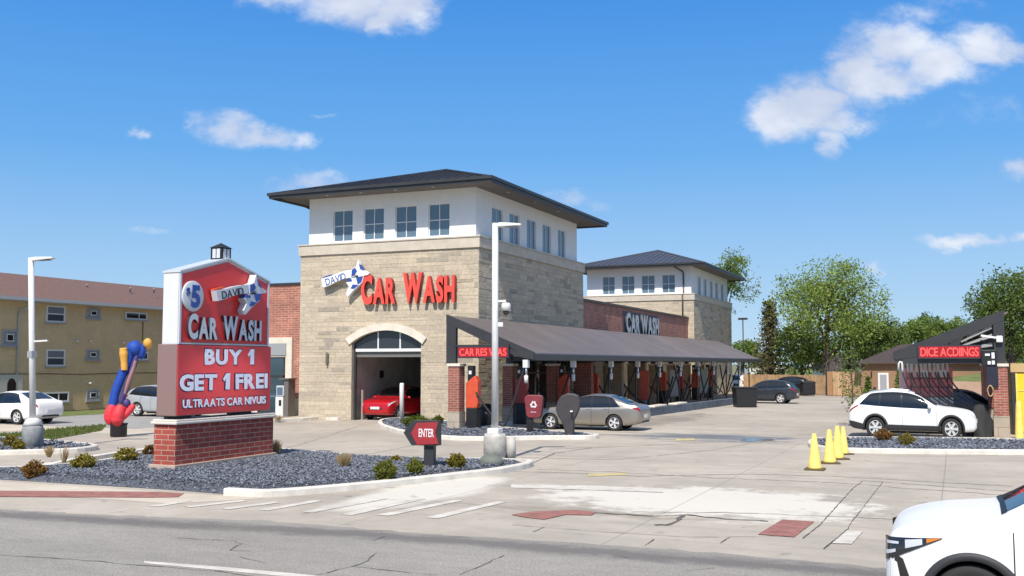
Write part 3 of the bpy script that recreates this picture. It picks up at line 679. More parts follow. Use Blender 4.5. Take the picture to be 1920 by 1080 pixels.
    fa.build('fascia', 'dark_metal', bld)
    MB().box(e0, g0, zc, e1, g1, zc + .05).build('soffit', 'soffit', bld)
    if door:
        for lx in (-7.9, -6.0, -4.1, -2.1): MB().lathe([(.07, 0), (.09, -.012), (.0, -.014)], 12, (lx, y0 - .5, zc)).build('soffit_light', 'white_paint', bld)
        for ly in (2.2, 5.6, 8.9): MB().lathe([(.07, 0), (.09, -.012), (.0, -.014)], 12, (.5, y0 + ly, zc)).build('soffit_light', 'white_paint', bld)
        dp = MB(); dp.tube([(-10.6, -.9, 10.84), (-10.3, -.4, 10.7), (-9.75, .2, 10.55), (-9.5, .36, 10.42)], .05, 8); dp.build('downspout', 'dark_metal', bld)
    else:
        dp = MB(); dp.tube([(-1.45, y0 - 1.0, 10.86), (-1.3, y0 - .9, 10.7), (-.95, y0 + .1, 10.45), (-.9, y0 + .2, 10.2), (-.9, y0 + .2, 8.62), (-.9, y0 - .17, 8.45), (-.9, y0 - .17, 6.6)], .06, 8); dp.build('downspout', 'dark_metal', bld)
tower(0.0, D_, True, 21)
tower(41.66, 15.4, False, 31)
brickmat('tan_stone', (.50, .41, .30), (.44, .36, .26), (.36, .30, .22), 0.6, 0.19, 0.012)
# brick hall between and the brick wing at the left
hb = MB(); hb.box(-14.5, D_ + .001, 0, -.5, 41.655, 6.45); hb.build('brick_wall', 'hall_brick', bld)
MB().box(-14.55, D_ + .01, 6.45, -.42, 41.65, 6.60).build('coping', mat('coping', (.10, .07, .06), .5), bld)
hb = MB(); hb.box(-.499, D_ + .02, 0, -.40, 41.64, 3.3); hb.build('stone_wainscot', 'tan_stone', bld)
hb = MB(); hb.box(-15.2, 3.0, 0.9, -W_ - .001, 14.1, 6.88); hb.build('brick_wall', 'hall_brick', bld)
hb = MB(); hb.box(-15.26, 2.94, 0, -W_ - .001, 14.1, .9); hb.build('stone_base', 'limestone', bld)
MB().box(-15.26, 2.93, 6.88, -W_ - .002, 14.15, 7.0).build('coping', 'dark_metal', bld)
fr = MB(); fr.box(-14.6, 2.80, 0, -12.2, 2.999, 4.1); fr.build('doorway_surround', 'trim_stone', bld)
f = MB()
for a in ((-14.3, 3.0, -12.6, 3.06), (-14.3, 2.0, -12.6, 2.1), (-14.3, .1, -12.6, .2), (-14.3, .1, -14.22, 3.06), (-12.68, .1, -12.6, 3.06)): f.box(a[0], 2.74, a[1], a[2], 2.798, a[3])
w = f.build('window', 'dark_metal', bld); MB().box(-14.22, 2.755, .2, -12.68, 2.79, 3.0).build('pane', 'glass', w)
w = MB().box(-14.3, 2.75, 3.15, -12.55, 2.798, 3.78).build('window', 'grey_frame', bld)
# door arch trim, jambs, transom, tunnel
ar = MB(); N = 20; o1 = .34; a_max = math.asin((HALF + .14) / (ARC_R + .05))
pts = [(-a_max + 2 * a_max * k / N) for k in range(N + 1)]; vs = []
for a in pts:
    for rr in (ARC_R, ARC_R + o1):
        for yy in (-.10, .02): vs.append((DXC + rr * math.sin(a), yy, ARC_Z + rr * math.cos(a)))
fs = []
for k in range(N):
    i, j = 4 * k, 4 * k + 4; fs += [(i, i + 2, j + 2, j), (i + 2, i + 3, j + 3, j + 2), (i + 1, i, j, j + 1)]
fs += [(0, 1, 3, 2), (4 * N, 4 * N + 2, 4 * N + 3, 4 * N + 1)]
ar.add(vs, fs); ar.build('door_arch', 'trim_stone', bld)
tr = MB(); yy = .16
ZT = 3.44
tr.box(DX0 + .12, yy, ZT - .16, DX1, yy + .12, ZT - .02, 0); tr.build('transom_bar', 'white_frame', bld)
tr = MB(); tr.box(DX0 + .10, .28, ZT - .42, DX1, .36, ZT - .163); tr.build('door_header', mat('header_grey', (.16, .155, .14), .6), bld)
for xm in (DX0 + 1.35, DX0 + 2.55): MB().box(xm - .035, yy + .02, ZT - .02, xm + .035, yy + .09, arcz(xm) - .005).build('mullion', 'white_frame', bld)
tp = MB(); poly = [(DX0 + .02, ZT - .02), (DX1 - .02, ZT - .02)] + [(DX1 - .02 - (HALF * 2 - .04) * k / 16, arcz(DX1 - .02 - (HALF * 2 - .04) * k / 16) - .004) for k in range(17)]
tp.prism(poly, yy + .05, yy + .065, lambda u, z, d: (u, d, z)); tp.build('transom_pane', mat('transom_glass', (.03, .034, .04), .12, spec=.6), bld)
MB().box(DX0 + .005, .20, 0.02, DX0 + .10, .32, 3.42).build('door_track', 'dark_metal', bld)
tn = MB(); tx0, tx1, ty, tz = DX0 - .25, DX1 + .35, 14.0, 4.0
tn.box(tx0 - .1, .41, 0, tx0, ty, tz); tn.box(tx1, .41, 0, tx1 + .1, ty, tz); tn.box(tx0, ty - .1, 0, tx1, ty, tz); tn.box(tx0 - .1, .41, tz, tx1 + .1, ty, tz + .1)
tn.build('tunnel_wall', 'tunnel', bld)
MB().box(tx0, .0, .001, tx1, ty - .1, .012).build('tunnel_floor', 'tunnel_floor', bld)
eq = MB(); M = Matrix.Translation((-5.35, 5.0, 3.2)) @ Euler((0, R(14), R(-10))).to_matrix().to_4x4(); eq.cbox((0, 0, 0), (2.3, .5, .34), 0, M); eq.tube([(-5.6, 5, 3.3), (-5.6, 5, 4.0)], .05); eq.build('dryer_duct', mat('duct', (.34, .29, .24), .5), bld, bevel=.05)
eq = MB(); eq.cbox((-4.2, 8.6, 1.7), (1.1, .8, 1.6)); eq.tube([(-4.7, 8.6, .0), (-4.7, 8.6, 4)], .08); eq.tube([(-3.7, 8.6, .0), (-3.7, 8.6, 4)], .08); eq.ellipsoid((-4.2, 8.3, 1.9), (.7, .4, .7)); eq.build('wash_brush', 'black', bld, bevel=.04)
MB().box(DX0 + .25, .5, 0, DX0 + .33, .62, 1.45).build('guide_post', mat('guide', (.33, .26, .24), .6), bld)
MB().box(DX0 + .75, .9, 0, DX0 + .83, 1.0, .95).build('guide_post', 'guide', bld)
MB().box(tx0 + .001, 3.0, 2.0, tx0 + .10, 3.25, 2.35).build('switch_box', 'black', bld)
wl = MB(); wl.box(-8.12, -.14, 2.72, -8.0, -.001, 3.2); wl.tube([(-8.06, -.12, 2.66), (-8.06, -.12, 3.26)], .05); wl.build('wall_lamp', mat('wall_lamp', (.14, .13, .11), .5), bld, bevel=.01)
# shop front under the canopy, in the right wall of the tower
sf = MB(); xg = .045
for y in (3.2, 5.1, 6.7, 8.4, 10.2, 12.0): sf.box(.02, y - .06, .12, xg + .05, y + .06, 2.92)
sf.box(.021, 3.14, 2.92, xg + .05, 12.06, 3.06); sf.box(.021, 3.14, 0, xg + .05, 12.06, .12)
for a, b in ((3.26, 5.04), (5.16, 6.64), (6.76, 8.34), (8.46, 10.14), (10.26, 11.94)): sf.box(.022, a, 2.20, xg + .045, b, 2.28)
w = sf.build('shop_front', 'dark_metal', bld)
MB().box(.021, 3.2, .1, .055, 12.0, 2.95).build('pane', 'dark_glass', w)

# ------------------------------------------------------------------ lettered signs on the walls
mat('sign_red', (0.80, 0.075, 0.05), 0.35, spec=0.6)
mat('letter_side', (0.22, 0.02, 0.018), 0.5)
mat('sign_white', (0.78, 0.79, 0.80), 0.4); mat('sign_blue', (0.025, 0.07, 0.30), 0.4); mat('sign_silver', (0.55, 0.58, 0.62), 0.35); mat('sign_dark', (0.03, 0.03, 0.045), 0.5)
def banner(parent, o, rz, k, writing, wmat, back='sign_white', orange=False, kz=None):
    """A bent ribbon with a pinwheel of blue and white blades; o = ribbon's left end, k = scale."""
    ca, sa = math.cos(rz), math.sin(rz); kz = kz or k
    def P(a, b, d): return (o[0] + a * k * ca + d * sa, o[1] + a * k * sa - d * ca, o[2] + b * kz)
    rib = [(0, .62), (.55, .78), (1.1, 1.02), (1.6, 1.18), (1.95, 1.22), (1.9, .62), (1.5, .58), (1.0, .38), (.5, .10), (.12, -.05)]
    MB().prism(rib, .10, .28, P).build('ribbon', back, parent)
    MB().prism([(.02, .66), (.62, .86), (.58, .95), (.05, .74)], .08, .20, P).build('ribbon_fold', 'sign_blue' if not orange else 'orange', parent)
    blades = [([(1.93, 1.24), (2.22, 1.40), (2.36, 1.98), (2.50, 1.30), (2.30, .86), (1.96, .62)], back), ([(1.98, 1.20), (2.18, 1.34), (2.30, 1.10), (2.16, .80), (1.98, .72)], 'sign_blue'),
              ([(2.30, .86), (2.52, 1.26), (3.05, .92), (2.98, .78), (2.40, .66)], back), ([(2.50, 1.25), (2.42, 1.62), (2.72, 1.12)], 'sign_blue'),
              ([(1.92, .58), (2.35, .62), (2.72, .74), (2.62, .22), (2.05, -.38), (1.72, -.82), (1.62, -.55), (1.80, -.05), (1.62, .25)], back),
              ([(2.25, .60), (2.68, .70), (2.58, .26), (2.36, .10)], 'sign_blue'), ([(1.72, .52), (1.95, .52), (2.0, .36), (1.68, .32)], 'sign_blue'), ([(2.05, .10), (2.40, .05), (2.12, -.22), (1.92, -.18)], 'sign_blue')]
    for i, (pl, m) in enumerate(blades):
        MB().prism(pl, .08, .30 if m != 'sign_blue' else .325, P).build('emblem_blade', m, parent)
    if writing:
        a = math.atan2(.36 * kz, 1.0 * k) * .95
        letters(parent, writing, P(.34, .10, .282), 1.3 * k, .50 * kz, rz, .012, 'sign_dark' if orange else wmat, each=False, name='ribbon_lettering', tilt=a, off=0.0)
s1 = thing('wall_sign', 'red three-dimensional CAR WASH lettering with white ribbon emblem on the stone tower front', 'sign', (0, 0, 0))
for o in letters(s1, 'Car Wash'.upper(), (-6.06, -.09, 5.52), 4.98, 1.42, 0, .20, 'sign_red', small=.86, off=.045, name='letter', space=.42, side='letter_side'): pass
banner(s1, (-8.30, -.05, 6.42), 0, .89, 'DAVID', 'sign_blue', kz=.64)
s2 = thing('wall_sign', 'silver CAR WASH letters on a dark backing high on the brick side wall', 'sign', (0, 0, 0))
MB().box(-.499, 23.5, 4.72, -.42, 32.1, 6.22).build('backing', 'sign_dark', s2)
letters(s2, 'CAR WASH', (-.41, 23.75, 4.80), 8.1, 1.34, R(90), .10, 'sign_silver', small=.94, off=.05, space=.2, side='sign_dark')

brickmat('tan_pier', (.36, .27, .185), (.31, .23, .155), (.24, .19, .14), 0.42, 0.13, 0.010)
# ------------------------------------------------------------------ vacuum canopies
mat('led_red', (1.0, 0.09, 0.08), 0.4, emit=0.5); mat('bg_pale', (.45, .55, .48), .4); mat('led_dark', (0.10, 0.012, 0.012), 0.5); mat('led_back', (0.30, 0.008, 0.012), 0.4, emit=0.16)
def canopy(label, loc, sx, y1, xl, closed, piers, seed):
    """High edge at local x = 0, low edge at x = xl, running back along y; sx = -1 mirrors it."""
    t = thing('vacuum_canopy', label, 'canopy', loc, 0, 'vacuum canopies'); X = lambda x: x * sx
    zh, zl = 4.62, 3.10
    sl_ = lambda x: zh + (zl - zh) * x / xl
    r = MB(); n = 10
    for k in range(n): 
        ya, yb = y1 * k / n, y1 * (k + 1) / n
        pr = [(-.12, sl_(-.12)), (xl + .1, sl_(xl + .1)), (xl + .1, sl_(xl + .1) - .06), (-.12, sl_(-.12) - .06)]
    r.prism(pr, -.05, y1, lambda a, b, d: (X(a), d, b)); rf_ = r.build('roof', 'canopy_roof', t)
    yk = 2.3
    while yk < y1 - 1: MB().bar((X(-.1), yk, sl_(-.1) + .006), (X(xl + .1), yk, sl_(xl + .1) + .006), .05, .022).build('roof_seam', 'canopy_roof', rf_); yk += 4.6
    f = MB(); f.prism([(xl + .10, zl + .03), (xl + .19, zl - .02), (xl + .19, zl - .26), (xl + .10, zl - .26)], -.08, y1 + .03, lambda a, b, d: (X(a), d, b)); f.build('eave_fascia', mat('eave', (.05, .048, .05), .45), t)
    g = MB(); dp = .34 if not closed else .38; xo = -.2 if not closed else .02
    g.prism([(xo, zh + .10), (xl + .2, sl_(xl) + .06), (xl + .2, sl_(xl) - .24), (xl - .6, sl_(xl - .6) - dp), (xo, zh - dp + .10)], -.25, -.052, lambda a, b, d: (X(a), d, b)); g.build('gable_rafter', 'dark_metal', t)
    g = MB(); wc = .22 if not closed else .30
    g.box(X(xo + .005), -.243, 2.72, X(-.2 + 2 * wc), -.06, zh - dp + .25); g.build('gable_post', 'dark_metal', t)
    if closed:
        g = MB(); g.box(X(.402), -.236, 2.72, X(xl - .1), -.065, 3.18); g.build('gable_beam', 'dark_metal', t)
        g = MB(); g.box(X(1.55), -.232, 3.183, X(1.85), -.07, sl_(1.7) - .30); g.build('gable_strut', 'dark_metal', t)
    pl = MB()
    for k in range(5): 
        xx = .5 + (xl - .9) * k / 4; pl.box(X(xx - .05), -.05, sl_(xx) - .26, X(xx + .05), y1, sl_(xx) - .085)
    pl.build('purlin', mat('purlin', (.10, .098, .095), .5), t)
    if closed:
        e = MB(); e.prism([(-.1, 3.2), (xl, 2.9), (xl, sl_(xl) - .1), (-.1, sl_(-.1) - .1)], y1 - .12, y1 - .02, lambda a, b, d: (X(a), d, b)); e.build('rear_gable', 'dark_metal', t)
        e = MB()
        for k in range(3): e.prism([(.45, zh - .46 - .33 * k), (1.52, sl_(1.52) - .44 - .16 * k), (1.52, sl_(1.52) - .50 - .16 * k), (.45, zh - .60 - .33 * k)], -.16, .5, lambda a, b, d: (X(a), d, b))
        e.build('louvre', mat('louvre', (.34, .33, .315), .5), t)
    for i, y in enumerate(piers):
        p = MB(); p.box(X(-.04), y, .0, X(.50), y + .54, .78); pb = p.build('pier_base', 'pier_stone', t)
        p = MB(); p.box(X(-.02), y + .02, .78, X(.48), y + .52, 2.60); pm = p.build('brick_pier', 'red_brick' if i < 4 or closed else 'tan_pier', t)
        MB().box(X(-.07), y - .03, 2.60, X(.53), y + .57, 2.71).build('pier_cap', 'trim_stone', t, bevel=.01)
        if i: 
            p = MB(); p.box(X(.10), y + .12, 2.71, X(.36), y + .40, sl_(.3) - .09); p.build('post', 'dark_metal', t)
            p = MB(); p.tube([(X(xl - .25), y + .26, .0), (X(xl - .25), y + .26, sl_(xl - .25) - .1)], .045, 8); p.build('slim_post', 'dark_metal', t)
            p = MB(); p.bar((X(.2), y + .26, 2.9), (X(xl), y + .26, sl_(xl) - .20), .12, .16); p.build('bracket_arm', 'dark_metal', t)
    return t
YP0 = [-0.42, 5.0, 10.4, 15.0, 19.4, 24.2, 29.0, 33.6, 38.3, 42.9, 47.4]
canopy('long brown-roofed vacuum canopy on brick piers along the right side of the car wash', (.95, -4.40, 0), 1, 51.4, 3.45, False, YP0, 1)
canopy('dark slanted vacuum canopy at the right, its gable louvred above the white crossover', (21.56, .60, 0), -1, 20.0, 3.75, True, [-0.42, 6.5, 12.8, 19.0], 2)
def led(label, x0, x1, y, z0, z1, text):
    t = thing('led_sign', label, 'sign', (0, 0, 0), 0, 'red LED signs')
    MB().box(x0 - .05, y, z0 - .05, x1 + .05, y + .12, z1 + .05).build('housing', 'sign_dark', t)
    MB().box(x0, y - .004, z0, x1, y - .0005, z1).build('screen', 'led_back', t)
    letters(t, text, (x0 + .05, y - .0045, z0 + .05), x1 - x0 - .1, z1 - z0 - .1, 0, .006, 'led_red', each=False, name='lettering', off=.01, space=.2)
led('red LED sign hung under the left canopy behind the lamp post', 1.37, 3.54, -4.76, 2.98, 3.36, 'CAR RES WAS')
led('red LED sign across the gable of the slanted right canopy', 18.56, 20.68, .22, 2.94, 3.36, 'DICE ACDIINGS')
lh = MB(); lh.box(1.30, -4.74, 3.41, 3.60, -4.62, 3.47); lh.bar((1.0, -4.6, 3.44), (1.4, -4.68, 3.44), .06, .06); lh.bar((3.5, -4.68, 3.44), (4.2, -4.6, 3.1), .05, .05)
tag(lh.build('sign_bracket', 'dark_metal'), 'thin dark bracket holding the LED sign under the left canopy', 'bracket')

# ------------------------------------------------------------------ vacuum stations under the canopies
def vac_unit():
    t = thing('vacuum_unit', 'x', 'vacuum', (0, 0, 0), 0, 'vacuum units under the left canopy')
    MB().box(-.24, -.20, 0, .24, .20, .92).build('base', 'black', t, bevel=.02)
    b = MB(); b.prism([(-.27, .92), (.22, .92), (.27, 1.1), (.27, 2.0), (.12, 2.22), (-.27, 1.92)], -.17, .17, lambda a, b_, d: (a, d, b_)); b.build('body', 'orange', t, bevel=.025)
    MB().box(-.20, -.14, 1.95, .04, .14, 2.62).build('control_panel', 'black', t, bevel=.015)
    MB().box(-.14, -.15, 2.28, -.02, -.141, 2.42).build('label_plate', 'sign_white', t)
    return t
hooks = []
def hose(p, q, r, sag, n=26):
    pts = []
    p, q, r = Vector(p), Vector(q), Vector(r)
    for i in range(n + 1):
        s_ = i / n
        if s_ < .5: v = p.lerp(q, s_ * 2); k = s_ * 2
        else: v = q.lerp(r, s_ * 2 - 1); k = s_ * 2 - 1
        v = v - Vector((0, 0, sag * 4 * k * (1 - k) * (.35 if s_ < .5 else 1)))
        pts.append(v)
    for _ in range(2): pts = [pts[0]] + [(a + b * 2 + c) / 4 for a, b, c in zip(pts, pts[1:], pts[2:])] + [pts[-1]]
    return pts
UL = ['bright orange vacuum unit on a black base beside the first brick pier', 'dark red vacuum unit behind the red recycling sign', 'orange vacuum unit at the third brick pier under the left canopy', 'orange vacuum unit at the fourth brick pier, left of the lit red one',
      'orange vacuum unit standing past the middle of the left canopy', 'dark red vacuum unit at the sixth pier of the left canopy', 'orange vacuum unit at the seventh brick pier of the left canopy', 'dark red vacuum unit at the eighth pier of the left canopy', 'orange vacuum unit near the far end of the left canopy', 'farthest orange vacuum unit at the end of the left canopy']
HL = ['black vacuum hose trailing to the ground by the lamp post', 'black vacuum hose drooping behind the silver sedan', 'black vacuum hose hung from the third bracket arm', 'black vacuum hose hung from the fourth bracket arm', 'black vacuum hose sagging past the middle of the left canopy', 'black vacuum hose from the sixth bracket arm', 'black vacuum hose from the seventh bracket arm', 'black vacuum hose from the eighth bracket arm', 'black vacuum hose near the far end of the left canopy', 'farthest black vacuum hose under the left canopy']
u0 = vac_unit()
bin0 = thing('waste_bin', 'x', 'bin', (0, 0, 0), 0, 'black bins under the left canopy'); MB().lathe([(.24, 0), (.28, .1), (.29, .82), (.25, .86), (.2, 1.0), (.0, 1.04)], 16).build('drum', 'black', bin0); MB().lathe([(.295, .80), (.31, .82), (.31, .87), (.26, .9)], 16).build('lid_rim', 'rubber', bin0)
hk0 = thing('hose_hook', 'x', 'hook', (0, 0, 0), 0, 'white hose hooks along the left canopy'); MB().box(-.11, -.11, -.32, .11, .11, 0).build('hook_box', 'lamp_white', hk0, bevel=.02); MB().tube([(0, 0, -.3), (0, 0, -.62)], .05).build('hook_pipe', 'chrome', hk0); MB().lathe([(.075, -.92), (.085, -.62)], 10).build('pale_hose_end_or_highlight', 'lamp_white', hk0)
for i, y in enumerate(YP0[:10]):
    yy = -4.4 + y
    u = u0 if i == 0 else copy_tree(u0)
    u.location = (1.85, yy + .1 if i else -4.35, 0); u['label'] = UL[i]
    if i in (1, 5, 7):
        for ch in u.children:
            if ch.name.startswith('body'):
                if 'body_dark' not in bpy.data.meshes: dk = ch.data.copy(); dk.name = 'body_dark'; dk.materials[0] = MATS['vac_red']
                ch.data = bpy.data.meshes['body_dark']
    a, b = Vector((4.25, yy + .26, 2.75)), Vector((2.1, yy + .2, 1.55))
    hp = hose(a, (3.4 - .2 * (i % 2), yy + .6 + .5 * ((i * 7) % 3 - 1), .16 + .12 * (i % 3)), b, .12)
    tag(MB().tube(hp, .042, 7).build('vacuum_hose', 'rubber'), HL[i], 'hose', 'black vacuum hoses under the left canopy')
    hk = hk0 if i == 0 else copy_tree(hk0); hk.location = (4.26, yy + .26, 2.86)
    hk['label'] = 'white hose hook under the eave, ' + ['right of the lamp post', 'above the silver sedan roof', 'third from the lamp post', 'fourth from the lamp post', 'above the first bench', 'sixth from the lamp post', 'seventh from the lamp post', 'eighth from the lamp post', 'second from the far end', 'nearest the dark grey sedan'][i]
    bn = bin0 if i == 0 else copy_tree(bin0); bn.location = (1.6, yy + 1.25 if i else -2.6, 0)
    bn['label'] = 'round black bin under the left canopy, ' + ['behind the lamp post', 'behind the silver sedan', 'at the third pier', 'at the fourth pier', 'at the fifth pier', 'at the sixth pier', 'at the seventh pier', 'at the eighth pier', 'near the far end', 'farthest back'][i]
# second, zig-zag hoses between bays as seen past the sedan
for i, (y, c) in enumerate([(16.8, 'nearest the silver sedan'), (21.0, 'in the middle bay'), (27.5, 'beyond the middle bay'), (34.0, 'nearest the dark grey sedan')]):
    hp = hose((4.2, y - 2.2, 2.6), (4.1, y, .30), (4.0, y + 2.4, 1.9), .10)
    tag(MB().tube(hp, .05, 7).build('vacuum_hose', 'rubber'), 'black hose looping low between two bays, ' + c, 'hose', 'looped hoses between bays')
for i, (y, c, l) in enumerate(((24.6, 'lamp_white', 'tall white notice panel in the middle of the left canopy'), (33.2, 'bg_pale', 'tall pale green notice panel toward the far end of the left canopy'), (17.4, 'orange', 'narrow orange notice panel behind the silver sedan'))):
    t = thing('notice_panel', l, 'panel', (2.7, y, 0), R(8 * i), 'standing notice panels'); MB().box(-.30, -.05, .55, .30, .05, 2.3).build('board', c, t, bevel=.02); MB().box(-.30, -.07, 0, -.22, .07, .549).build('leg', 'dark_metal', t); MB().box(.22, -.07, 0, .30, .07, .549).build('leg', 'dark_metal', t)
# low dark kerb wall along the bays and two pale benches
q0, q1 = G(1210, 781), G(1375, 758)
bw = MB(); bw.bar((q0.x, q0.y, .21), (q1.x, q1.y, .21), .30, .42)
tag(bw.build('bay_wall', mat('bay_wall', (.10, .12, .15), .7, nscale=2, namt=.3), bevel=.02), 'low blue-grey wall along the vacuum bays behind the silver sedan', 'low wall')
for i, (k, l) in enumerate(((.12, 'pale stone slab on the bay wall, nearer the silver sedan'), (.33, 'pale stone slab on the bay wall, farther from the silver sedan'))):
    p = q0.lerp(q1, k); tag(MB().cbox((p.x - .1, p.y, .47), (.5, 2.4, .10)).build('slab', 'trim_stone', bevel=.03), l, 'slab', 'pale slabs on the bay wall')
# brick partition walls between the bays, deep under the canopy
for i, (y, l) in enumerate(((9.2, 'tall brick partition beside the shop front, nearest the lamp post'), (14.6, 'tall tan brick partition behind the sedan roof'), (19.3, 'tall tan brick partition in the shade past the sedan'))):
    t = thing('brick_partition', l, 'partition', (0, 0, 0), 0, 'brick partitions under the left canopy')
    MB().box(1.2, y, .75, 2.2, y + .4, 2.75).build('brickwork', 'red_brick' if i == 0 else 'tan_pier', t); MB().box(1.18, y - .02, 0, 2.22, y + .42, .75).build('stone_foot', 'pier_stone', t); MB().box(1.15, y - .05, 2.75, 2.25, y + .45, 2.85).build('coping', 'dark_metal', t)
# right canopy: a fan of hoses, vacuum unit, machines
mat('hose_gloss', (.035, .035, .037), .28, spec=.9)
for i in range(11):
    y = .35 + i * .26; x0_ = 17.80 + .155 * i; dx = 1.25 + .05 * i
    pts = []
    for k in range(19):
        s_ = k / 18; pts.append((x0_ + .13 + .03 * math.sin(2.1 * i) + dx * s_ ** 1.9, y + .5 * s_, 2.68 - 1.80 * s_ ** .86 - .10 * math.sin(math.pi * s_)))
    pts = [(x0_, y, 2.45), (x0_ + .01, y, 2.70), (x0_ + .06, y, 2.78), (x0_ + .12, y, 2.76)] + pts
    hz_ = MB().tube(pts, .032, 8).build('vacuum_hose', 'hose_gloss'); MB().tube(pts[:7], .038, 8).build('pale_hose_end_or_highlight', 'lamp_white', hz_)  # white sleeve paints the bright highlight on the top of each hose
    tag(hz_, 'black hose in the fan under the right canopy, ' + ['leftmost', 'second from the left', 'third from the left', 'fourth from the left', 'fifth from the left', 'sixth, in the middle', 'fifth from the right', 'fourth from the right', 'third from the right', 'second from the right', 'rightmost'][i], 'hose', 'fan of hoses under the right canopy')
    MB()
hb_ = MB(); hb_.bar((17.7, .25, 2.80), (19.55, 3.05, 2.80), .06, .05); tag(hb_.build('hose_rail', 'dark_metal'), 'dark rail that carries the fan of hoses under the right canopy', 'rail')
mat('board_red', (0.85, 0.22, 0.21), 0.5, nscale=3, namt=.2); mat('board_pink', (0.85, 0.52, 0.52), 0.5)
t = thing('menu_board', 'red and white gridded board standing behind the fan of hoses', 'board', (17.95, 3.55, 0))
b = MB(); b.box(0, 0, 1.35, 1.75, .12, 2.55); b.build('red_panel', 'board_red', t); b = MB(); b.box(0, .001, .2, 1.75, .119, 1.35); b.build('white_panel', 'sign_white', t)
b = MB(); b.box(-.30, -.01, .7, 0, .13, 2.55); b.build('side_panel', 'board_pink', t, bevel=.05)
b = MB()
for k in range(5): b.box(.35 * k + .15, -.03, .2, .35 * k + .17, -.002, 2.55)
for z in (.8, 1.35, 1.75, 2.1): b.box(0, -.028, z - .012, 1.75, -.003, z + .012)
b.build('grid', 'black', t)
for k in range(4): MB().box(.19 + .35 * k, -.014, 2.16, .47 + .35 * k, -.0015, 2.45).build('notice', 'sign_white' if k % 2 else 'board_pink', t)
t = thing('vacuum_tower', 'black equipment box with white stickers hung at the right brick pier', 'equipment', (20.86, .2, 0))
MB().box(-.15, -.15, 2.62, .38, .12, 3.22).build('cabinet', 'black', t, bevel=.02); MB().box(.0, -.12, 1.85, .40, .14, 2.62).build('lower_cabinet', mat('navy', (.02, .02, .035), .4), t, bevel=.02)
for a in ((-.02, 3.0, .14, 3.08), (.2, 2.9, .3, 3.12), (.06, 2.68, .16, 2.8), (.2, 2.68, .3, 2.82)): MB().box(a[0], -.158, a[1], a[2], -.152, a[3]).build('sticker', 'sign_white', t)
cm = thing('security_camera', 'white camera on the upright of the right canopy', 'camera', (21.35, .36, 3.62)); MB().cbox((0, -.1, 0), (.22, .16, .24)).build('body', 'sign_white', cm, bevel=.03); MB().bar((-.1, -.08, .05), (-.62, -.12, .14), .07, .07).build('arm', 'sign_white', cm)
t = thing('equipment_cover', 'crumpled black cover heaped beside the right brick pier', 'cover', (20.6, .3, 0))
b = MB(); rg = random.Random(4); prof = [(.50, 0), (.46, .2), (.42, .35), (.33, .6), (.27, .8), (.20, 1.0), (.14, 1.15), (0, 1.2)]
vs = []; n = 18
for r_, z in prof:
    for j in range(n): a = 2 * math.pi * j / n; q = r_ * (1 + .26 * math.sin(3 * a + z * 3) + .14 * math.sin(7 * a - z * 5) + .12 * rg.uniform(-1, 1)); vs.append((q * math.cos(a), q * math.sin(a) * .8, z))
b.add(vs, [(i * n + j, i * n + (j + 1) % n, (i + 1) * n + (j + 1) % n, (i + 1) * n + j) for i in range(7) for j in range(n)], 0, True); b.build('cover_cloth', 'rubber', t)
hr = MB(); hr.tube([(20.98 + (.09 + .012 * math.sin(k * 1.7)) * math.cos(k * .35), .05 + .004 * k, 1.70 + .2 * math.sin(k * .35)) for k in range(42)], .022, 8); tag(hr.build('coiled_hose', mat('tan_hose', (.45, .30, .15), .6)), 'tan hose coiled on the right brick pier', 'hose')
# yellow gated enclosure at the right edge
t = thing('dumpster_enclosure', 'tan enclosure with a bright yellow gate at the right edge of the lot', 'enclosure', (21.75, 1.75, 0))
MB().box(0, .0, 2.38, 4.2, .3, 2.72).build('lintel', mat('tan_paint', (.50, .36, .17), .7), t); MB().box(.02, .02, 0, .14, .3, 2.38).build('jamb', 'dark_metal', t); MB().box(.16, .05, .12, 3.6, .14, 2.34).build('gate', 'yellow', t, bevel=.01)
MB().box(.16, .03, .12, .22, .049, 2.34).build('gate_frame', 'cone_yellow', t); MB().box(.22, .03, 1.66, 3.6, .049, 1.70).build('gate_rail', 'cone_yellow', t); MB().box(.0, .31, 0, 4.2, 3.0, 2.6).build('enclosure_wall', 'tan_paint', t)
c = G(1912, 824); t = thing('bollard', 'tall yellow guard post in front of the yellow gate', 'bollard', (c.x, c.y, 0)); MB().lathe([(.17, 0), (.15, .05), (.10, 1.15), (.07, 1.36), (.0, 1.38)], 16).build('post', 'cone_yellow', t); MB().lathe([(.22, 0), (.22, .05), (.17, .06)], 16).build('foot', 'rubber', t)

# ------------------------------------------------------------------ monument sign
SX0, SY0, SLEN, SWID = 2.62, -22.40, 3.76, .68
ms = thing('monument_sign', 'tall red gabled roadside sign on a brick base in the gravel bed', 'sign', (SX0, SY0, -.06))
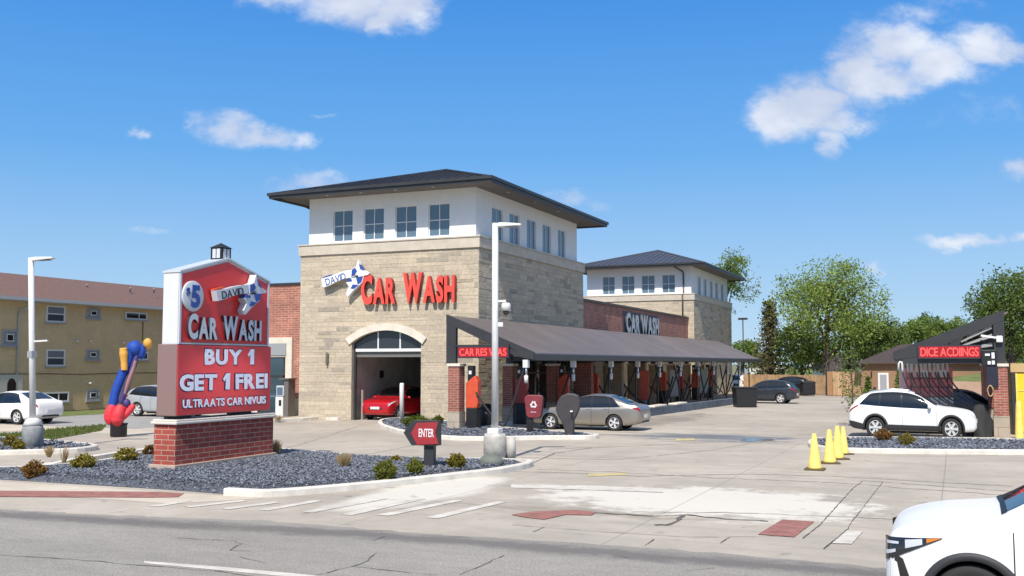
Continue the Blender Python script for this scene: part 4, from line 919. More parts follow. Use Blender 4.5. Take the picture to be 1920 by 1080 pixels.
# local: front face at x = 0 looking +x, length along +y, body extends to -x
def fx_(a, b, d): return (d, a, b)
MB().box(-SWID - .06, -.10, 0, .07, SLEN + .12, .34).build('footing', mat('footing', (.42, .33, .26), .9, nscale=3, namt=.1), ms, bevel=.015)
MB().box(-SWID + .02, -.02, .34, 0, SLEN + .04, 1.30).build('brick_base', 'sign_brick', ms)
cp = MB(); cp.box(-SWID - .05, -.09, 1.30, .08, SLEN + .11, 1.37); cp.box(-SWID - .02, -.05, 1.37, .05, SLEN + .08, 1.42); cp.build('base_cap', mat('cap_stone', (.62, .57, .50), .8), ms, bevel=.02)
for y_ in (.25, 2.6): MB().box(-.62, y_, 1.42, -.2, y_ + .5, 1.50).build('support_block', 'sign_dark', ms)
PL = 3.55
mat('panel_brown', (.24, .155, .14), .45); mat('panel_red', (.66, .030, .026), .32, spec=.55)
MB().box(-.62, -.02, 1.50, -.02, PL + .06, 3.24).build('display_cabinet', 'panel_brown', ms, bevel=.02)
def ledface():
    m = bpy.data.materials.new('led_face'); m.use_nodes = True; nt = m.node_tree; b = nt.nodes['Principled BSDF']
    pos, sp = posnode(nt)
    # lit display: the picture on the screen is a red field brighter in its middle
    k = blob(nt, sp, 0, SY0 + 1.7, 1, 2.0)
    a = mth(nt, 'DIVIDE', mth(nt, 'SUBTRACT', sp.outputs[1], SY0 + 1.75), 1.9); c = mth(nt, 'DIVIDE', mth(nt, 'SUBTRACT', sp.outputs[2], 2.35), .9)
    q = mapr(nt, mth(nt, 'ADD', mth(nt, 'MULTIPLY', a, a), mth(nt, 'MULTIPLY', c, c)), 0, 1.2)
    cc = mixc(nt, q, (.50, .045, .050), (.25, .022, .026)); nt.links.new(cc, b.inputs['Base Color']); nt.links.new(cc, b.inputs['Emission Color']); b.inputs['Emission Strength'].default_value = .55
    b.inputs['Roughness'].default_value = .5; MATS['led_face'] = m
ledface()
MB().box(-.02, .0, 1.52, .02, PL + .06, 3.22).build('display_panel', 'led_face', ms)
E2_ = PL / 2
zE, zA = 4.98, 5.46
cab = [(0, 3.27), (PL - .04, 3.27), (PL - .04, zE), (E2_, zA), (0, zE)]
MB().prism(cab, -.50, -.03, fx_).build('cabinet', 'lamp_white', ms)
MB().prism([(.07, 3.29), (PL - .11, 3.29), (PL - .11, zE - .04), (E2_, zA - .07), (.07, zE - .04)], -.03, .0, fx_).build('sign_face', 'panel_red', ms)
rm = MB(); 
rm.prism([(-.02, zE + .002), (E2_, zA), (E2_, zA + .045), (-.02, zE + .045)], -.52, .03, fx_); rm.prism([(E2_, zA), (PL - .02, zE + .002), (PL - .02, zE + .045), (E2_, zA + .045)], -.52, .03, fx_); rm.build('roof_trim', 'sign_silver', ms)
rm = MB(); rm.box(-.50, .0, 3.24, .01, PL - .04, 3.27); rm.box(-.02, PL - .10, 3.27, .02, PL - .04, zE); rm.box(-.02, 0, 3.27, .02, .06, zE); rm.build('face_trim', 'sign_silver', ms)
cu = MB(); cu.box(-.42, E2_ - .18, zA - .05, -.06, E2_ + .18, zA + .30); cup = cu.build('cupola', 'black', ms)
cu = MB(); cu.add([(-.45, E2_ - .21, zA + .30), (-.03, E2_ - .21, zA + .30), (-.03, E2_ + .21, zA + .30), (-.45, E2_ + .21, zA + .30), (-.24, E2_, zA + .44)], [(0, 1, 4), (1, 2, 4), (2, 3, 4), (3, 0, 4), (3, 2, 1, 0)]); cu.build('cupola_roof', 'black', cup)
cu = MB(); cu.box(-.061, E2_ - .12, zA + .03, -.055, E2_ + .12, zA + .27); cu.box(-.36, E2_ - .186, zA + .03, -.12, E2_ - .181, zA + .27); cu.build('cupola_window', mat('cupola_pane', (.55, .58, .62), .3), cup)
cu = MB(); cu.box(-.0549, E2_ - .012, zA + .03, -.05, E2_ + .012, zA + .27); cu.box(-.25, E2_ - .192, zA + .03, -.23, E2_ - .1865, zA + .27); cu.build('cupola_bar', 'black', cup)
FZ = R(90)
letters(ms, 'CAR WASH', (.001, .26, 3.37), 2.86, .62, FZ, .07, 'sign_silver', small=.88, off=.045, space=.38, side='sign_dark')
dc = MB(); dM = Matrix.Translation((.001, .43, 4.42)) @ Matrix.Rotation(R(90), 4, 'Y'); dc.lathe([(.38, 0), (.38, .05), (.36, .06), (.0, .06)], 40, M=dM); dc.build('price_disc', 'sign_silver', ms)
letters(ms, '5', (.062, .34, 4.14), .32, .56, FZ, .012, 'sign_blue', off=.045, name='price_numeral')
letters(ms, '$', (.062, .16, 4.44), .13, .18, FZ, .02, 'sign_blue', off=.02, name='price_symbol')
banner(ms, (-.06, 1.08, 4.36), FZ, .66, 'DAVID', 'sign_blue', 'sign_silver', True, kz=.385)
mat('led_white', (0.66, 0.67, 0.77), 0.5, emit=0.22); mat('led_edge', (.06, .012, .05), .5)
def ledline(text, y0, w, z0, h, off):
    letters(ms, text, (.0205, y0 - .03, z0 - .025), w + .06, h + .05, FZ, .004, 'led_edge', each=False, name='lettering_outline', off=off + .05)
    letters(ms, text, (.0245, y0, z0), w, h, FZ, .006, 'led_white', each=False, name='display_lettering', off=off)
ledline('BUY 1', .93, 1.95, 2.74, .39, .045); ledline('GET 1 FREI', .06, 3.42, 2.10, .40, .045); ledline('ULTRAATS CAR NIVUIS', .18, 3.24, 1.69, .20, .03)

# ------------------------------------------------------------------ small signs, posts, lamps
c = G(806, 887); t = thing('arrow_sign', 'small red arrow sign on a dark post in the gravel, pointing left', 'sign', (c.x, c.y, 0), R(6))
MB().box(-.13, -.09, 0.05, .13, .09, 1.0).build('post', 'dark_metal', t, bevel=.01)
ap = [(-.52, .98), (-.32, 1.24), (.38, 1.27), (.29, 1.0), (.40, .74), (-.30, .70)]
ap = [(a * .80 - .02, b) for a, b in ap]
MB().prism(ap, -.20, -.18, lambda a, b, d: (a, d, b)).build('arrow_face', mat('arrow_red', (.34, .03, .036), .45, nscale=3, namt=.12), t)
MB().prism([(a * 1.08 - .12, (b - .98) * 1.12 + .99) for a, b in [(-.48, .98), (-.28, 1.25), (.34, 1.25), (.34, .71), (-.28, .71)]], -.179, .14, lambda a, b, d: (a, d, b)).build('arrow_box', 'dark_metal', t)
letters(t, 'ENTER', (-.22, -.2005, .90), .40, .20, 0, .006, 'sign_white', each=False, name='lettering', off=.01)
def lamp_post(label, loc, h, lean, arm, cdark, cams):
    t = thing('lamp_post', label, 'lamp post', loc, 0, 'white lamp posts'); t.rotation_euler = (0, lean[0], lean[1])
    B = MB(); B.lathe([(.31, 0), (.31, .70), (.28, .80), (.0, .80)], 28); B.build('concrete_base', cdark, t)
    MB().box(-.17, -.17, .79, .17, .17, .95).build('base_cover', 'lamp_white', t, bevel=.03)
    MB().lathe([(.095, .95), (.085, h), (.0, h)], 16).build('pole', 'lamp_white', t)
    A = MB(); ax = Vector((math.cos(arm), math.sin(arm), 0))
    A.tube([(0, 0, h - .06), ax * .12 + Vector((0, 0, h - .03))], .03); 
    n = 8; pv = []; 
    M = Matrix.Rotation(arm, 4, 'Z'); A.build('lamp_arm', 'lamp_white', t)
    H = MB(); H.prism([(.06, h - .11), (.68, h - .075), (.74, h - .045), (.68, h - .02), (.40, h + .0), (.08, h + .01)], -.13, .13, lambda a, b, d: M @ Vector((a, d, b))); H.build('lamp_head', 'lamp_white', t, bevel=.012)
    L_ = MB(); L_.box(.28, -.09, h - .112, .62, .09, h - .10, 0, M); L_.build('lamp_lens', 'grey_frame', t)
    return t
AR = TH
lc = G(928, 868); l1 = lamp_post('straight white lamp post with a dome camera, beside the driveway', (lc.x, lc.y, 0), 6.60, (0, 0), AR, 'lamp_concrete', True)
mm = Matrix.Rotation(AR, 4, 'Z')
B = MB(); B.box(.08, -.04, 4.40, .30, .04, 4.46, 0, mm); B.lathe([(.13, .0), (.13, .16), (.10, .22), (.0, .22)], 18, mm @ Vector((.30, 0, 4.16))); B.build('camera_housing', 'lamp_white', l1)
B = MB(); B.ellipsoid(mm @ Vector((.30, 0, 4.15)), (.095, .095, .12), 14, 8); B.build('camera_dome', mat('camera_glass', (.05, .045, .04), .1), l1)
B = MB(); B.box(.07, -.04, 3.72, .22, .04, 3.84, 0, mm); B.build('small_camera', 'lamp_white', l1, bevel=.01)
B = MB(); B.lathe([(.14, .11), (.13, .70), (.0, .72)], 18, (.40, .18, 0)); tag(B.build('pipe_stub', 'lamp_concrete', loc=(lc.x, lc.y, 0)), 'short pale concrete stub beside the lamp post base', 'post')
B = MB(); B.ellipsoid((0, 0, .18), (.34, .28, .2), 14, 8); tag(B.build('valve_cover', mat('valve_green', (.13, .15, .13), .7), loc=G(921, 880)), 'low grey-green dome in front of the lamp post base', 'cover')
lc = G(62, 846); l2 = lamp_post('leaning white lamp post on a grey concrete drum at the left', (lc.x, lc.y, 0), 6.05, (R(-3.6), R(0)), AR, 'grey_concrete', False)
B = MB(); B.box(.08, -.05, 3.38, .50, .05, 3.43, 0, mm @ Matrix.Translation((0, 0, 0))); B.build('side_bracket', 'lamp_white', l2)
B = MB(); B.box(-.098, -.098, 2.9, .098, .098, 3.1); B.build('pole_band', 'grey_frame', l2)
B = MB(); B.lathe([(.30, .795), (.20, .98), (.14, 1.02)], 24); B.build('base_grout', 'lamp_white', l2)
lc = G(753, 788); t = thing('bollard', 'white steel bollard in front of the tunnel door', 'bollard', (lc.x, lc.y, 0)); MB().lathe([(.11, 0), (.11, 1.72), (.09, 1.78), (.0, 1.78)], 18).build('post', 'white_paint', t); MB().lathe([(.16, 0), (.16, .03), (.115, .035)], 18).build('foot_plate', 'kerb', t)
lc = G(532, 781); t = thing('payment_kiosk', 'grey payment kiosk with white panels left of the stone tower', 'kiosk', (lc.x, lc.y, 0))
MB().box(.05, -.1, 0, .33, .5, 1.92).build('column', mat('kiosk_grey', (.14, .125, .11), .5), t, bevel=.01); MB().box(-.42, -.16, 0, .05, .3, 1.02).build('lower_panel', 'lamp_white', t, bevel=.015); MB().box(-.36, -.18, 1.06, .10, .3, 1.58).build('screen_box', mat('kiosk_white', (.5, .55, .6), .4), t, bevel=.015)
MB().box(-.30, -.20, 1.12, .04, -.181, 1.5).build('screen', mat('kiosk_screen', (.10, .15, .2), .2), t); MB().box(-.2, -.17, .55, -.05, -.161, .85).build('slot', 'black', t)
MB().box(-.2, -.18, 1.9, .4, .55, 1.96).build('roof', 'kiosk_grey', t)
# dry grass heaps at its foot are built with the plants
lc = G(994, 816); t = thing('recycling_sign', 'rounded red sign with a white recycling emblem on a black post', 'sign', (lc.x, lc.y, 0), R(8))
def rrect(w0, w1, z0, z1, r, n=6):
    out = []
    for (cx, cz, a0, hw) in ((w1, z1, 0, 1), (-w1, z1, 90, -1), (-w0, z0, 180, -1), (w0, z0, 270, 1)):
        for k in range(n + 1):
            a = R(a0 + 90 * k / n); out.append((cx - hw * r + r * math.cos(a), cz + (-r if cz == z1 else r) + r * math.sin(a)))
    return out
MB().box(-.12, -.08, 0, .12, .08, .72).build('post', 'black', t, bevel=.02)
MB().prism(rrect(.29, .36, .66, 1.52, .16), -.14, -.02, lambda a, b, d: (a + .17, d, b)).build('face', mat('bin_red', (.21, .032, .04), .45, nscale=4, namt=.15), t, bevel=.02)
MB().prism(rrect(.30, .37, .65, 1.53, .16), -.0195, .10, lambda a, b, d: (a + .17, d, b)).build('back_shell', 'black', t, bevel=.03)
e = MB()
for k in range(3):
    a = R(90 + 120 * k); mx = Matrix.Translation((.17, 0, 1.16)) @ Matrix.Rotation(R(120 * k), 4, 'Y')
    for pl in ([(-.11, -.10), (.04, -.10), (.04, -.055), (-.085, -.055)], [(.04, -.13), (.11, -.078), (.04, -.025)]): e.prism(pl, -.146, -.141, lambda a_, b_, d: mx @ Vector((a_, d, b_)))
e.build('emblem', 'sign_white', t)
letters(t, 'RECYCLE', (.07, -.1405, .86), .2, .04, R(0), .005, 'sign_white', each=False, name='lettering')
lc = G(1066, 821); t = thing('covered_post', 'dark hooded machine with a bulging top on a slim post by the sedan', 'machine', (lc.x, lc.y, 0), R(8))
sil = [(-.09, 0), (.30, 0), (.30, .35), (.31, .62), (.44, .80), (.58, 1.05), (.62, 1.30), (.55, 1.50), (.36, 1.58), (.02, 1.60), (-.28, 1.50), (-.48, 1.28), (-.56, 1.02), (-.44, .78), (-.26, .55), (-.15, .30)]
sil = [(a * .78 - .03, b * 1.02) for a, b in sil]
MB().prism(sil, -.12, .14, lambda a, b, d: (a, d, b)).build('hood', mat('hood_grey', (.045, .04, .043), .6, nscale=4, namt=.15), t, bevel=.05)
MB().box(.10, -.16, .95, .19, -.12, 1.0).build('latch', 'sign_white', t); MB().box(.12, -.15, .70, .20, -.12, .95).build('handle', 'black', t)
# traffic cones
cn0 = thing('traffic_cone', 'x', 'cone', (0, 0, 0), 0, 'yellow traffic cones')
MB().lathe([(.19, .04), (.17, .08), (.055, .92), (.035, .94), (.0, .94)], 20).build('cone_body', 'cone_yellow', cn0); MB().box(-.25, -.25, 0, .25, .25, .045).build('cone_foot', mat('cone_foot', (.10, .075, .03), .8), cn0, bevel=.015)
for i, (p, s_, l) in enumerate((((1528, 881), .98, 'nearest yellow cone, at the left of the row of four'), ((1556, 869), .98, 'second nearest yellow cone in the row of four'), ((1571, 861), 1.0, 'third yellow cone in the row of four'), ((1582, 852), .88, 'farthest yellow cone, beside the kerb tip'))):
    q = G(*p); o = cn0 if i == 0 else copy_tree(cn0); o.location = q; o.scale = (s_, s_, s_); o.rotation_euler = (0, 0, .3 * i); o['label'] = l
# inflatable tube figure: lies in a vertical plane square to the view
c0 = G(222, 819); dm = (c0 - Vector((CAMX, CAMY, 0))); dm.z = 0; dm_ = dm.length; k_ = dm_ / FPX * .975
ex = Vector((dm.y, -dm.x, 0)).normalized()
fig = thing('inflatable_figure', 'bent blue inflatable tube figure with orange arm and red trousers on a black blower', 'inflatable', (c0.x, c0.y, 0))
def fp(px, py, dy=0.0): return ex * ((px - 222) * k_) + Vector((0, 0, max((819 - py) * k_, 0))) + dm.normalized() * dy
mat('inf_blue', (.016, .065, .34), .6, spec=.3, bump=1.0, bscale=7); mat('inf_navy', (.05, .035, .16), .6, bump=1.0, bscale=9); mat('inf_orange', (.72, .36, .06), .6, bump=.8, bscale=9); mat('inf_red', (.68, .035, .05), .6, bump=1.0, bscale=7); mat('inf_skin', (.30, .16, .15), .6)
def tubepart(name, pts, rs, m, parent=fig, n=14):
    pts = [Vector(p) for p in pts]; P, Q = [], []
    for i in range(len(pts) - 1):
        p0, p1, p2, p3 = pts[max(i - 1, 0)], pts[i], pts[i + 1], pts[min(i + 2, len(pts) - 1)]
        for t_ in np.linspace(0, 1, 6, endpoint=False):
            P.append(.5 * (2 * p1 + (p2 - p0) * t_ + (2 * p0 - 5 * p1 + 4 * p2 - p3) * t_ ** 2 + (3 * p1 - p0 - 3 * p2 + p3) * t_ ** 3)); Q.append(rs[i] + (rs[i + 1] - rs[i]) * t_)
    P.append(pts[-1]); Q.append(rs[-1])
    rr = random.Random(len(pts) * 7 + int(1000 * rs[0])); Q = [q * (1 + rr.uniform(-.03, .03)) for q in Q]
    return MB().tube(P, Q, n).build(name, m, parent)
MB().lathe([(.27, 0), (.30, .05), (.30, .42), (.33, .5), (.0, .5)], 20).build('blower', 'black', fig)
tubepart('body', [fp(211, 766), fp(215, 740), fp(222, 718), fp(229, 700), fp(236, 680), fp(239, 662), fp(246, 656)], [.17, .17, .175, .17, .165, .18, .18], 'inf_blue')
b = MB(); b.ellipsoid(fp(245, 662, 0), (.30, .28, .30), 18, 12); b.build('shoulders', 'inf_blue', fig)
b = MB(); b.ellipsoid(fp(257, 668, -.05), (.15, .17, .28), 14, 10); b.build('hanging_sleeve', 'inf_blue', fig)
b = MB(); b.ellipsoid(fp(267, 653), (.17, .16, .21), 16, 12, M=Matrix.Rotation(R(20), 3, ex.to_3d()).to_4x4()); b.build('head', 'inf_orange', fig)
tubepart('arm', [fp(226, 661, -.15), fp(227, 672, -.15), fp(228, 685, -.15), fp(229, 701, -.15)], [.13, .16, .13, .12], 'inf_orange')
tubepart('leg', [fp(250, 672, -.1), fp(245, 690, -.1), fp(238, 714, -.1), fp(231, 738, -.1), fp(224, 760, -.1)], [.08, .11, .10, .11, .09], 'inf_navy')
tubepart('leg', [fp(247, 684, -.16), fp(243, 700, -.17), fp(236, 722, -.17), fp(230, 744, -.16)], [.06, .07, .08, .05], 'inf_skin')
tubepart('trousers', [fp(213, 763), fp(208, 774), fp(207, 786), fp(210, 796)], [.18, .21, .21, .13], 'inf_red')
tubepart('trousers', [fp(226, 764, -.2), fp(222, 776, -.22), fp(220, 788, -.2), fp(222, 799, -.15)], [.17, .24, .25, .13], 'inf_red')
tubepart('trousers', [fp(228, 782, -.2), fp(236, 776, -.2), fp(243, 767, -.2), fp(247, 762, -.2)], [.16, .13, .12, .07], 'inf_red')
b = MB(); b.ellipsoid(fp(234, 760, -.1), (.15, .15, .18), 14, 10); b.build('glove', 'inf_navy', fig)

# ------------------------------------------------------------------ apartment house at the left
AX = -27.3
ap_ = thing('apartment_building', 'long yellow brick apartment house with a brown shingle roof behind the parked cars', 'building', (0, 0, 0))
MB().box(AX - 10, -12, 0, AX, 20, 6.36).build('wall', 'yellow_brick', ap_)
r = MB(); r.prism([(AX + .55, 6.30), (AX - 5, 8.14), (AX - 10.6, 6.30)], -12.5, 20.4, lambda a, b, d: (a, d, b)); ar_ = r.build('roof', 'shingle', ap_)
g = MB(); g.box(AX + .55, -12.5, 6.16, AX + .68, 20.4, 6.34); g.box(AX + .005, -12.5, 6.12, AX + .55, 20.4, 6.20); g.build('gutter', mat('gutter', (.42, .42, .43), .5), ap_)
g = MB(); g.tube([(AX + .6, -.55, 6.18), (AX + .45, -.75, 5.95), (AX + .12, -1.35, 5.65), (AX + .08, -1.42, 5.4), (AX + .08, -1.42, .1)], .045); g.build('downspout', 'gutter', ap_)
for y, xk in ((6.4, -3.2), (10.8, -1.8), (9.5, -2.6)): MB().lathe([(.06, 0), (.06, .25), (.10, .26), (.0, .32)], 10, (AX + xk, y, 7.4)).build('roof_vent', 'gutter', ar_)
def awin(y0, z1, y1, z0, kind):
    f = MB(); t_ = .09; xx = AX + .05
    grey = 'grey_frame' if kind in ('block', 'blocksm') else 'lamp_white'
    f.box(AX + .001, y0, z0, xx, y0 + t_, z1); f.box(AX + .001, y1 - t_, z0, xx, y1, z1); f.box(AX + .001, y0 + t_, z1 - t_, xx, y1 - t_, z1); f.box(AX + .001, y0 + t_, z0, xx, y1 - t_, z0 + t_)
    w = f.build('window', grey, ap_)
    MB().box(AX + .001, y0 - .06, z0 - .07, AX + .12, y1 + .06, z0 - .002).build('sill', 'grey_frame', w)
    if kind == 'sash':
        MB().box(AX + .001, y0 + t_, z0 + t_, AX + .025, y1 - t_, z1 - t_).build('pane', 'glass', w)
        MB().box(AX + .026, y0 + t_, (z0 + z1) / 2 - .03, AX + .045, y1 - t_, (z0 + z1) / 2 + .03).build('sash_bar', 'lamp_white', w)
        MB().box(AX + .0255, y0 + t_, (z0 + z1) / 2 + .03, AX + .032, y1 - t_, z1 - t_).build('blind', mat('blind', (.16, .17, .20), .3), w)
    elif kind == 'slide':
        MB().box(AX + .001, y0 + t_, z0 + t_, AX + .025, y1 - t_, z1 - t_).build('pane', 'dark_glass', w); m_ = y0 + (y1 - y0) * .62; MB().box(AX + .026, m_ - .03, z0 + t_, AX + .045, m_ + .03, z1 - t_).build('sash_bar', 'lamp_white', w)
    else:
        MB().box(AX + .001, y0 + t_, z0 + t_, AX + .03, y1 - t_, z1 - t_).build('glass_block', mat('glass_block', (.24, .26, .27), .15, nscale=14, namt=.5), w)
        a, b_, c_, d_ = y0 + .28 * (y1 - y0), y0 + .74 * (y1 - y0), z0 + .28 * (z1 - z0), z0 + .75 * (z1 - z0)
        MB().box(AX + .031, a, c_, AX + .05, b_, d_).build('vent', 'lamp_white', w); MB().box(AX + .051, a + .05, c_ + .05, AX + .056, b_ - .05, d_ - .05).build('vent_opening', 'dark_glass', w)
for y0, z1, y1, z0, kd in ((.45, 6.02, 1.77, 5.06, 'sash'), (3.39, 6.02, 4.40, 5.40, 'block'), (6.44, 5.94, 8.28, 5.46, 'slide'), (-2.41, 4.54, -1.42, 3.67, 'block'), (.55, 3.52, 1.87, 2.56, 'sash'), (3.44, 3.54, 4.47, 2.94, 'block'), (6.7, 3.44, 8.46, 2.94, 'slide'),
                           (3.53, 1.18, 4.56, .52, 'block'), (.30, 1.10, 2.25, .52, 'slide'), (-6.2, 6.0, -5.0, 5.05, 'sash'), (-6.2, 3.5, -5.0, 2.56, 'sash')): awin(y0, z1, y1, z0, kd)
d = MB(); d.box(AX + .001, -2.55, .6, AX + .12, -1.05, 2.12); d.build('door_surround', mat('surround', (.46, .44, .38), .7), ap_)
d = MB(); d.prism([(-2.05, .62), (-1.5, .62), (-1.5, 1.65), (-1.62, 1.86), (-1.78, 1.92), (-1.94, 1.86), (-2.05, 1.65)], AX + .121, AX + .14, lambda a, b, q: (q, a, b)); d.build('door', 'dark_glass', ap_)
for y, z in ((2.7, 4.02), (3.7, 4.02), (3.75, 1.55), (6.3, 4.0)): MB().ellipsoid((AX + .08, y, z), (.09, .12, .07), 10, 6).build('wall_light', 'lamp_white', ap_)
g = MB(); g.tube([(AX + .03, -12, 2.15), (AX + .03, -1, 2.15), (AX + .03, .8, 2.14), (AX + .03, 3, 2.08), (AX + .03, 6, 2.13), (AX + .03, 18, 2.13)], .016, 5); g.build('cable', 'black', ap_)
fl = MB(); fl.box(AX - .02, 7.9, 4.2, AX + .004, 8.02, 5.4); fl.build('rust_stain', mat('stain', (.20, .12, .045), .9), ap_)
# ------------------------------------------------------------------ cars
def paint(name, c, rough=.3, metal=0.0, coat=.35): return mat(name, c, rough, metal=metal, coat=coat)
paint('paint_white', (.78, .78, .77), .4, coat=.12)
paint('paint_white', (.78, .78, .77)); paint('paint_silver', (.34, .31, .27), .32, .65); paint('paint_red', (.42, .006, .012), .25); paint('paint_grey', (.045, .052, .065), .28, .4)
paint('paint_black', (.010, .010, .012)); paint('paint_light', (.52, .54, .56), .3, .4)
mat('cladding', (.030, .030, .033), .6); mat('wheel_well', (.008, .008, .008), .9); mat('tyre', (.022, .021, .021), .8); mat('rim', (.58, .58, .58), .35, metal=.15); mat('rim_dark', (.09, .09, .09), .5)
mat('lens_clear', (.55, .57, .60), .08, spec=.8); mat('lens_dark', (.02, .02, .022), .08, spec=.8); mat('lens_red', (.33, .012, .02), .15); mat('lens_amber', (.62, .20, .02), .15); mat('plate', (.62, .62, .62), .5)
def pchip(tab):
    xs = np.array([t[0] for t in tab], float); ys = np.array([t[1] for t in tab], float); h = np.diff(xs); d = np.diff(ys) / h; m = np.zeros(len(xs))
    for i in range(1, len(xs) - 1):
        if d[i - 1] * d[i] > 0: m[i] = 2 * d[i - 1] * d[i] / (d[i - 1] + d[i])
    m[0], m[-1] = d[0], d[-1]
    def f(x):
        x = min(max(x, xs[0]), xs[-1]); i = min(int(np.searchsorted(xs, x, 'right')) - 1, len(h) - 1); i = max(i, 0); t = (x - xs[i]) / h[i]
        return float((2 * t ** 3 - 3 * t * t + 1) * ys[i] + (t ** 3 - 2 * t * t + t) * h[i] * m[i] + (-2 * t ** 3 + 3 * t * t) * ys[i + 1] + (t ** 3 - t * t) * h[i] * m[i + 1])
    return f
SUV = dict(L=4.60, W=1.86, wr=.355, ax=(.88, 3.60), tumble=.34,
    top=[(0, .64), (.03, .77), (.10, .87), (.30, .95), (.70, 1.01), (1.20, 1.06), (1.40, 1.11), (1.75, 1.31), (2.08, 1.48), (2.42, 1.57), (2.9, 1.60), (3.5, 1.57), (3.95, 1.48), (4.22, 1.36), (4.42, 1.14), (4.56, .96), (4.60, .80)],
    belt=[(0, .58), (.03, .70), (.10, .80), (.30, .88), (.70, .94), (1.3, .98), (2.4, 1.01), (3.6, 1.07), (4.2, 1.11), (4.42, 1.03), (4.56, .90), (4.60, .76)],
    bot=[(0, .36), (.12, .27), (.5, .24), (4.0, .25), (4.45, .33), (4.60, .42)],
    plan=[(0, .70), (.05, .80), (.15, .885), (.40, .955), (.9, 1.0), (3.7, 1.0), (4.25, .965), (4.45, .90), (4.55, .83), (4.60, .74)],
    ws=(1.38, 2.16), rw=(4.16, 4.44), sidew=[(1.60, 1.92, 2.60, 2.60), (2.66, 2.66, 3.42, 3.36), (3.48, 3.42, 4.16, 3.70)], clad=True)
SEDAN = dict(L=4.80, W=1.82, wr=.325, ax=(.95, 3.70), tumble=.36,
    top=[(0, .58), (.03, .68), (.12, .76), (.40, .84), (.9, .90), (1.35, .95), (1.55, 1.02), (1.95, 1.24), (2.35, 1.40), (2.75, 1.455), (3.2, 1.44), (3.6, 1.36), (4.0, 1.20), (4.30, 1.075), (4.45, 1.05), (4.66, 1.02), (4.76, .90), (4.80, .74)],
    belt=[(0, .54), (.03, .62), (.12, .70), (.40, .78), (.9, .84), (1.4, .88), (2.5, .91), (3.6, .94), (4.3, .97), (4.66, .94), (4.76, .84), (4.80, .70)],
    bot=[(0, .34), (.12, .24), (.5, .20), (4.1, .21), (4.6, .29), (4.80, .40)],
    plan=[(0, .68), (.05, .78), (.18, .87), (.45, .95), (1.0, 1.0), (3.7, 1.0), (4.35, .955), (4.6, .90), (4.74, .82), (4.80, .72)],
    ws=(1.52, 2.38), rw=(3.50, 4.22), sidew=[(1.90, 2.10, 2.70, 2.70), (2.78, 2.78, 3.56, 3.36), (3.62, 3.42, 3.92, 3.52)], clad=False)
HATCH = dict(SUV, L=4.35, W=1.78, clad=False)
for k in ('top', 'belt', 'bot', 'plan'): HATCH[k] = [(a * 4.35 / 4.6, b) for a, b in SUV[k]]
HATCH['ax'] = (.84, 3.38); HATCH['ws'] = (1.34, 2.08); HATCH['rw'] = (4.02, 4.26); HATCH['sidew'] = [(1.52, 1.80, 2.46, 2.46), (2.52, 2.52, 3.24, 3.20), (3.30, 3.25, 3.94, 3.55)]
WHEELS = {}
def wheel_meshes(r, spokes, wide=.21):
    key = (round(r, 3), spokes)
    if key in WHEELS: return WHEELS[key]
    RX = Matrix.Rotation(R(90), 4, 'X')                    # axle along y; outer face towards -y... turned per side
    t = MB(); w = wide / 2
    t.lathe([(r * .66, -w * .86), (r * .80, -w), (r * .95, -w * .94), (r, -w * .66), (r, w * .66), (r * .95, w * .94), (r * .80, w), (r * .66, w * .86)], 36, M=RX, caps=False)
    b = MB(); b.lathe([(r * .67, w * .80), (r * .655, w * .92), (r * .62, w * .90), (r * .60, w * .35), (.0, w * .30)], 32, M=RX, caps=False)
    b.lathe([(r * .17, w * .55), (r * .15, w * .92), (.0, w * .95)], 16, M=RX)
    for k in range(spokes):
        m = RX @ Matrix.Rotation(2 * math.pi * k / spokes, 4, 'Z')
        b.prism([(r * .13, -r * .085), (r * .63, -r * .14), (r * .63, r * .14), (r * .13, r * .085)], w * .55, w * .84, lambda a, c, d: m @ Vector((a, c, d)))
    bk = MB(); bk.lathe([(r * .60, w * .34), (r * .60, w * .36), (.0, w * .36)], 24, M=RX)
    WHEELS[key] = (t.mesh('wheel', 'tyre'), b.mesh('rim', 'rim'), bk.mesh('brake_disc', 'rim_dark')); return WHEELS[key]
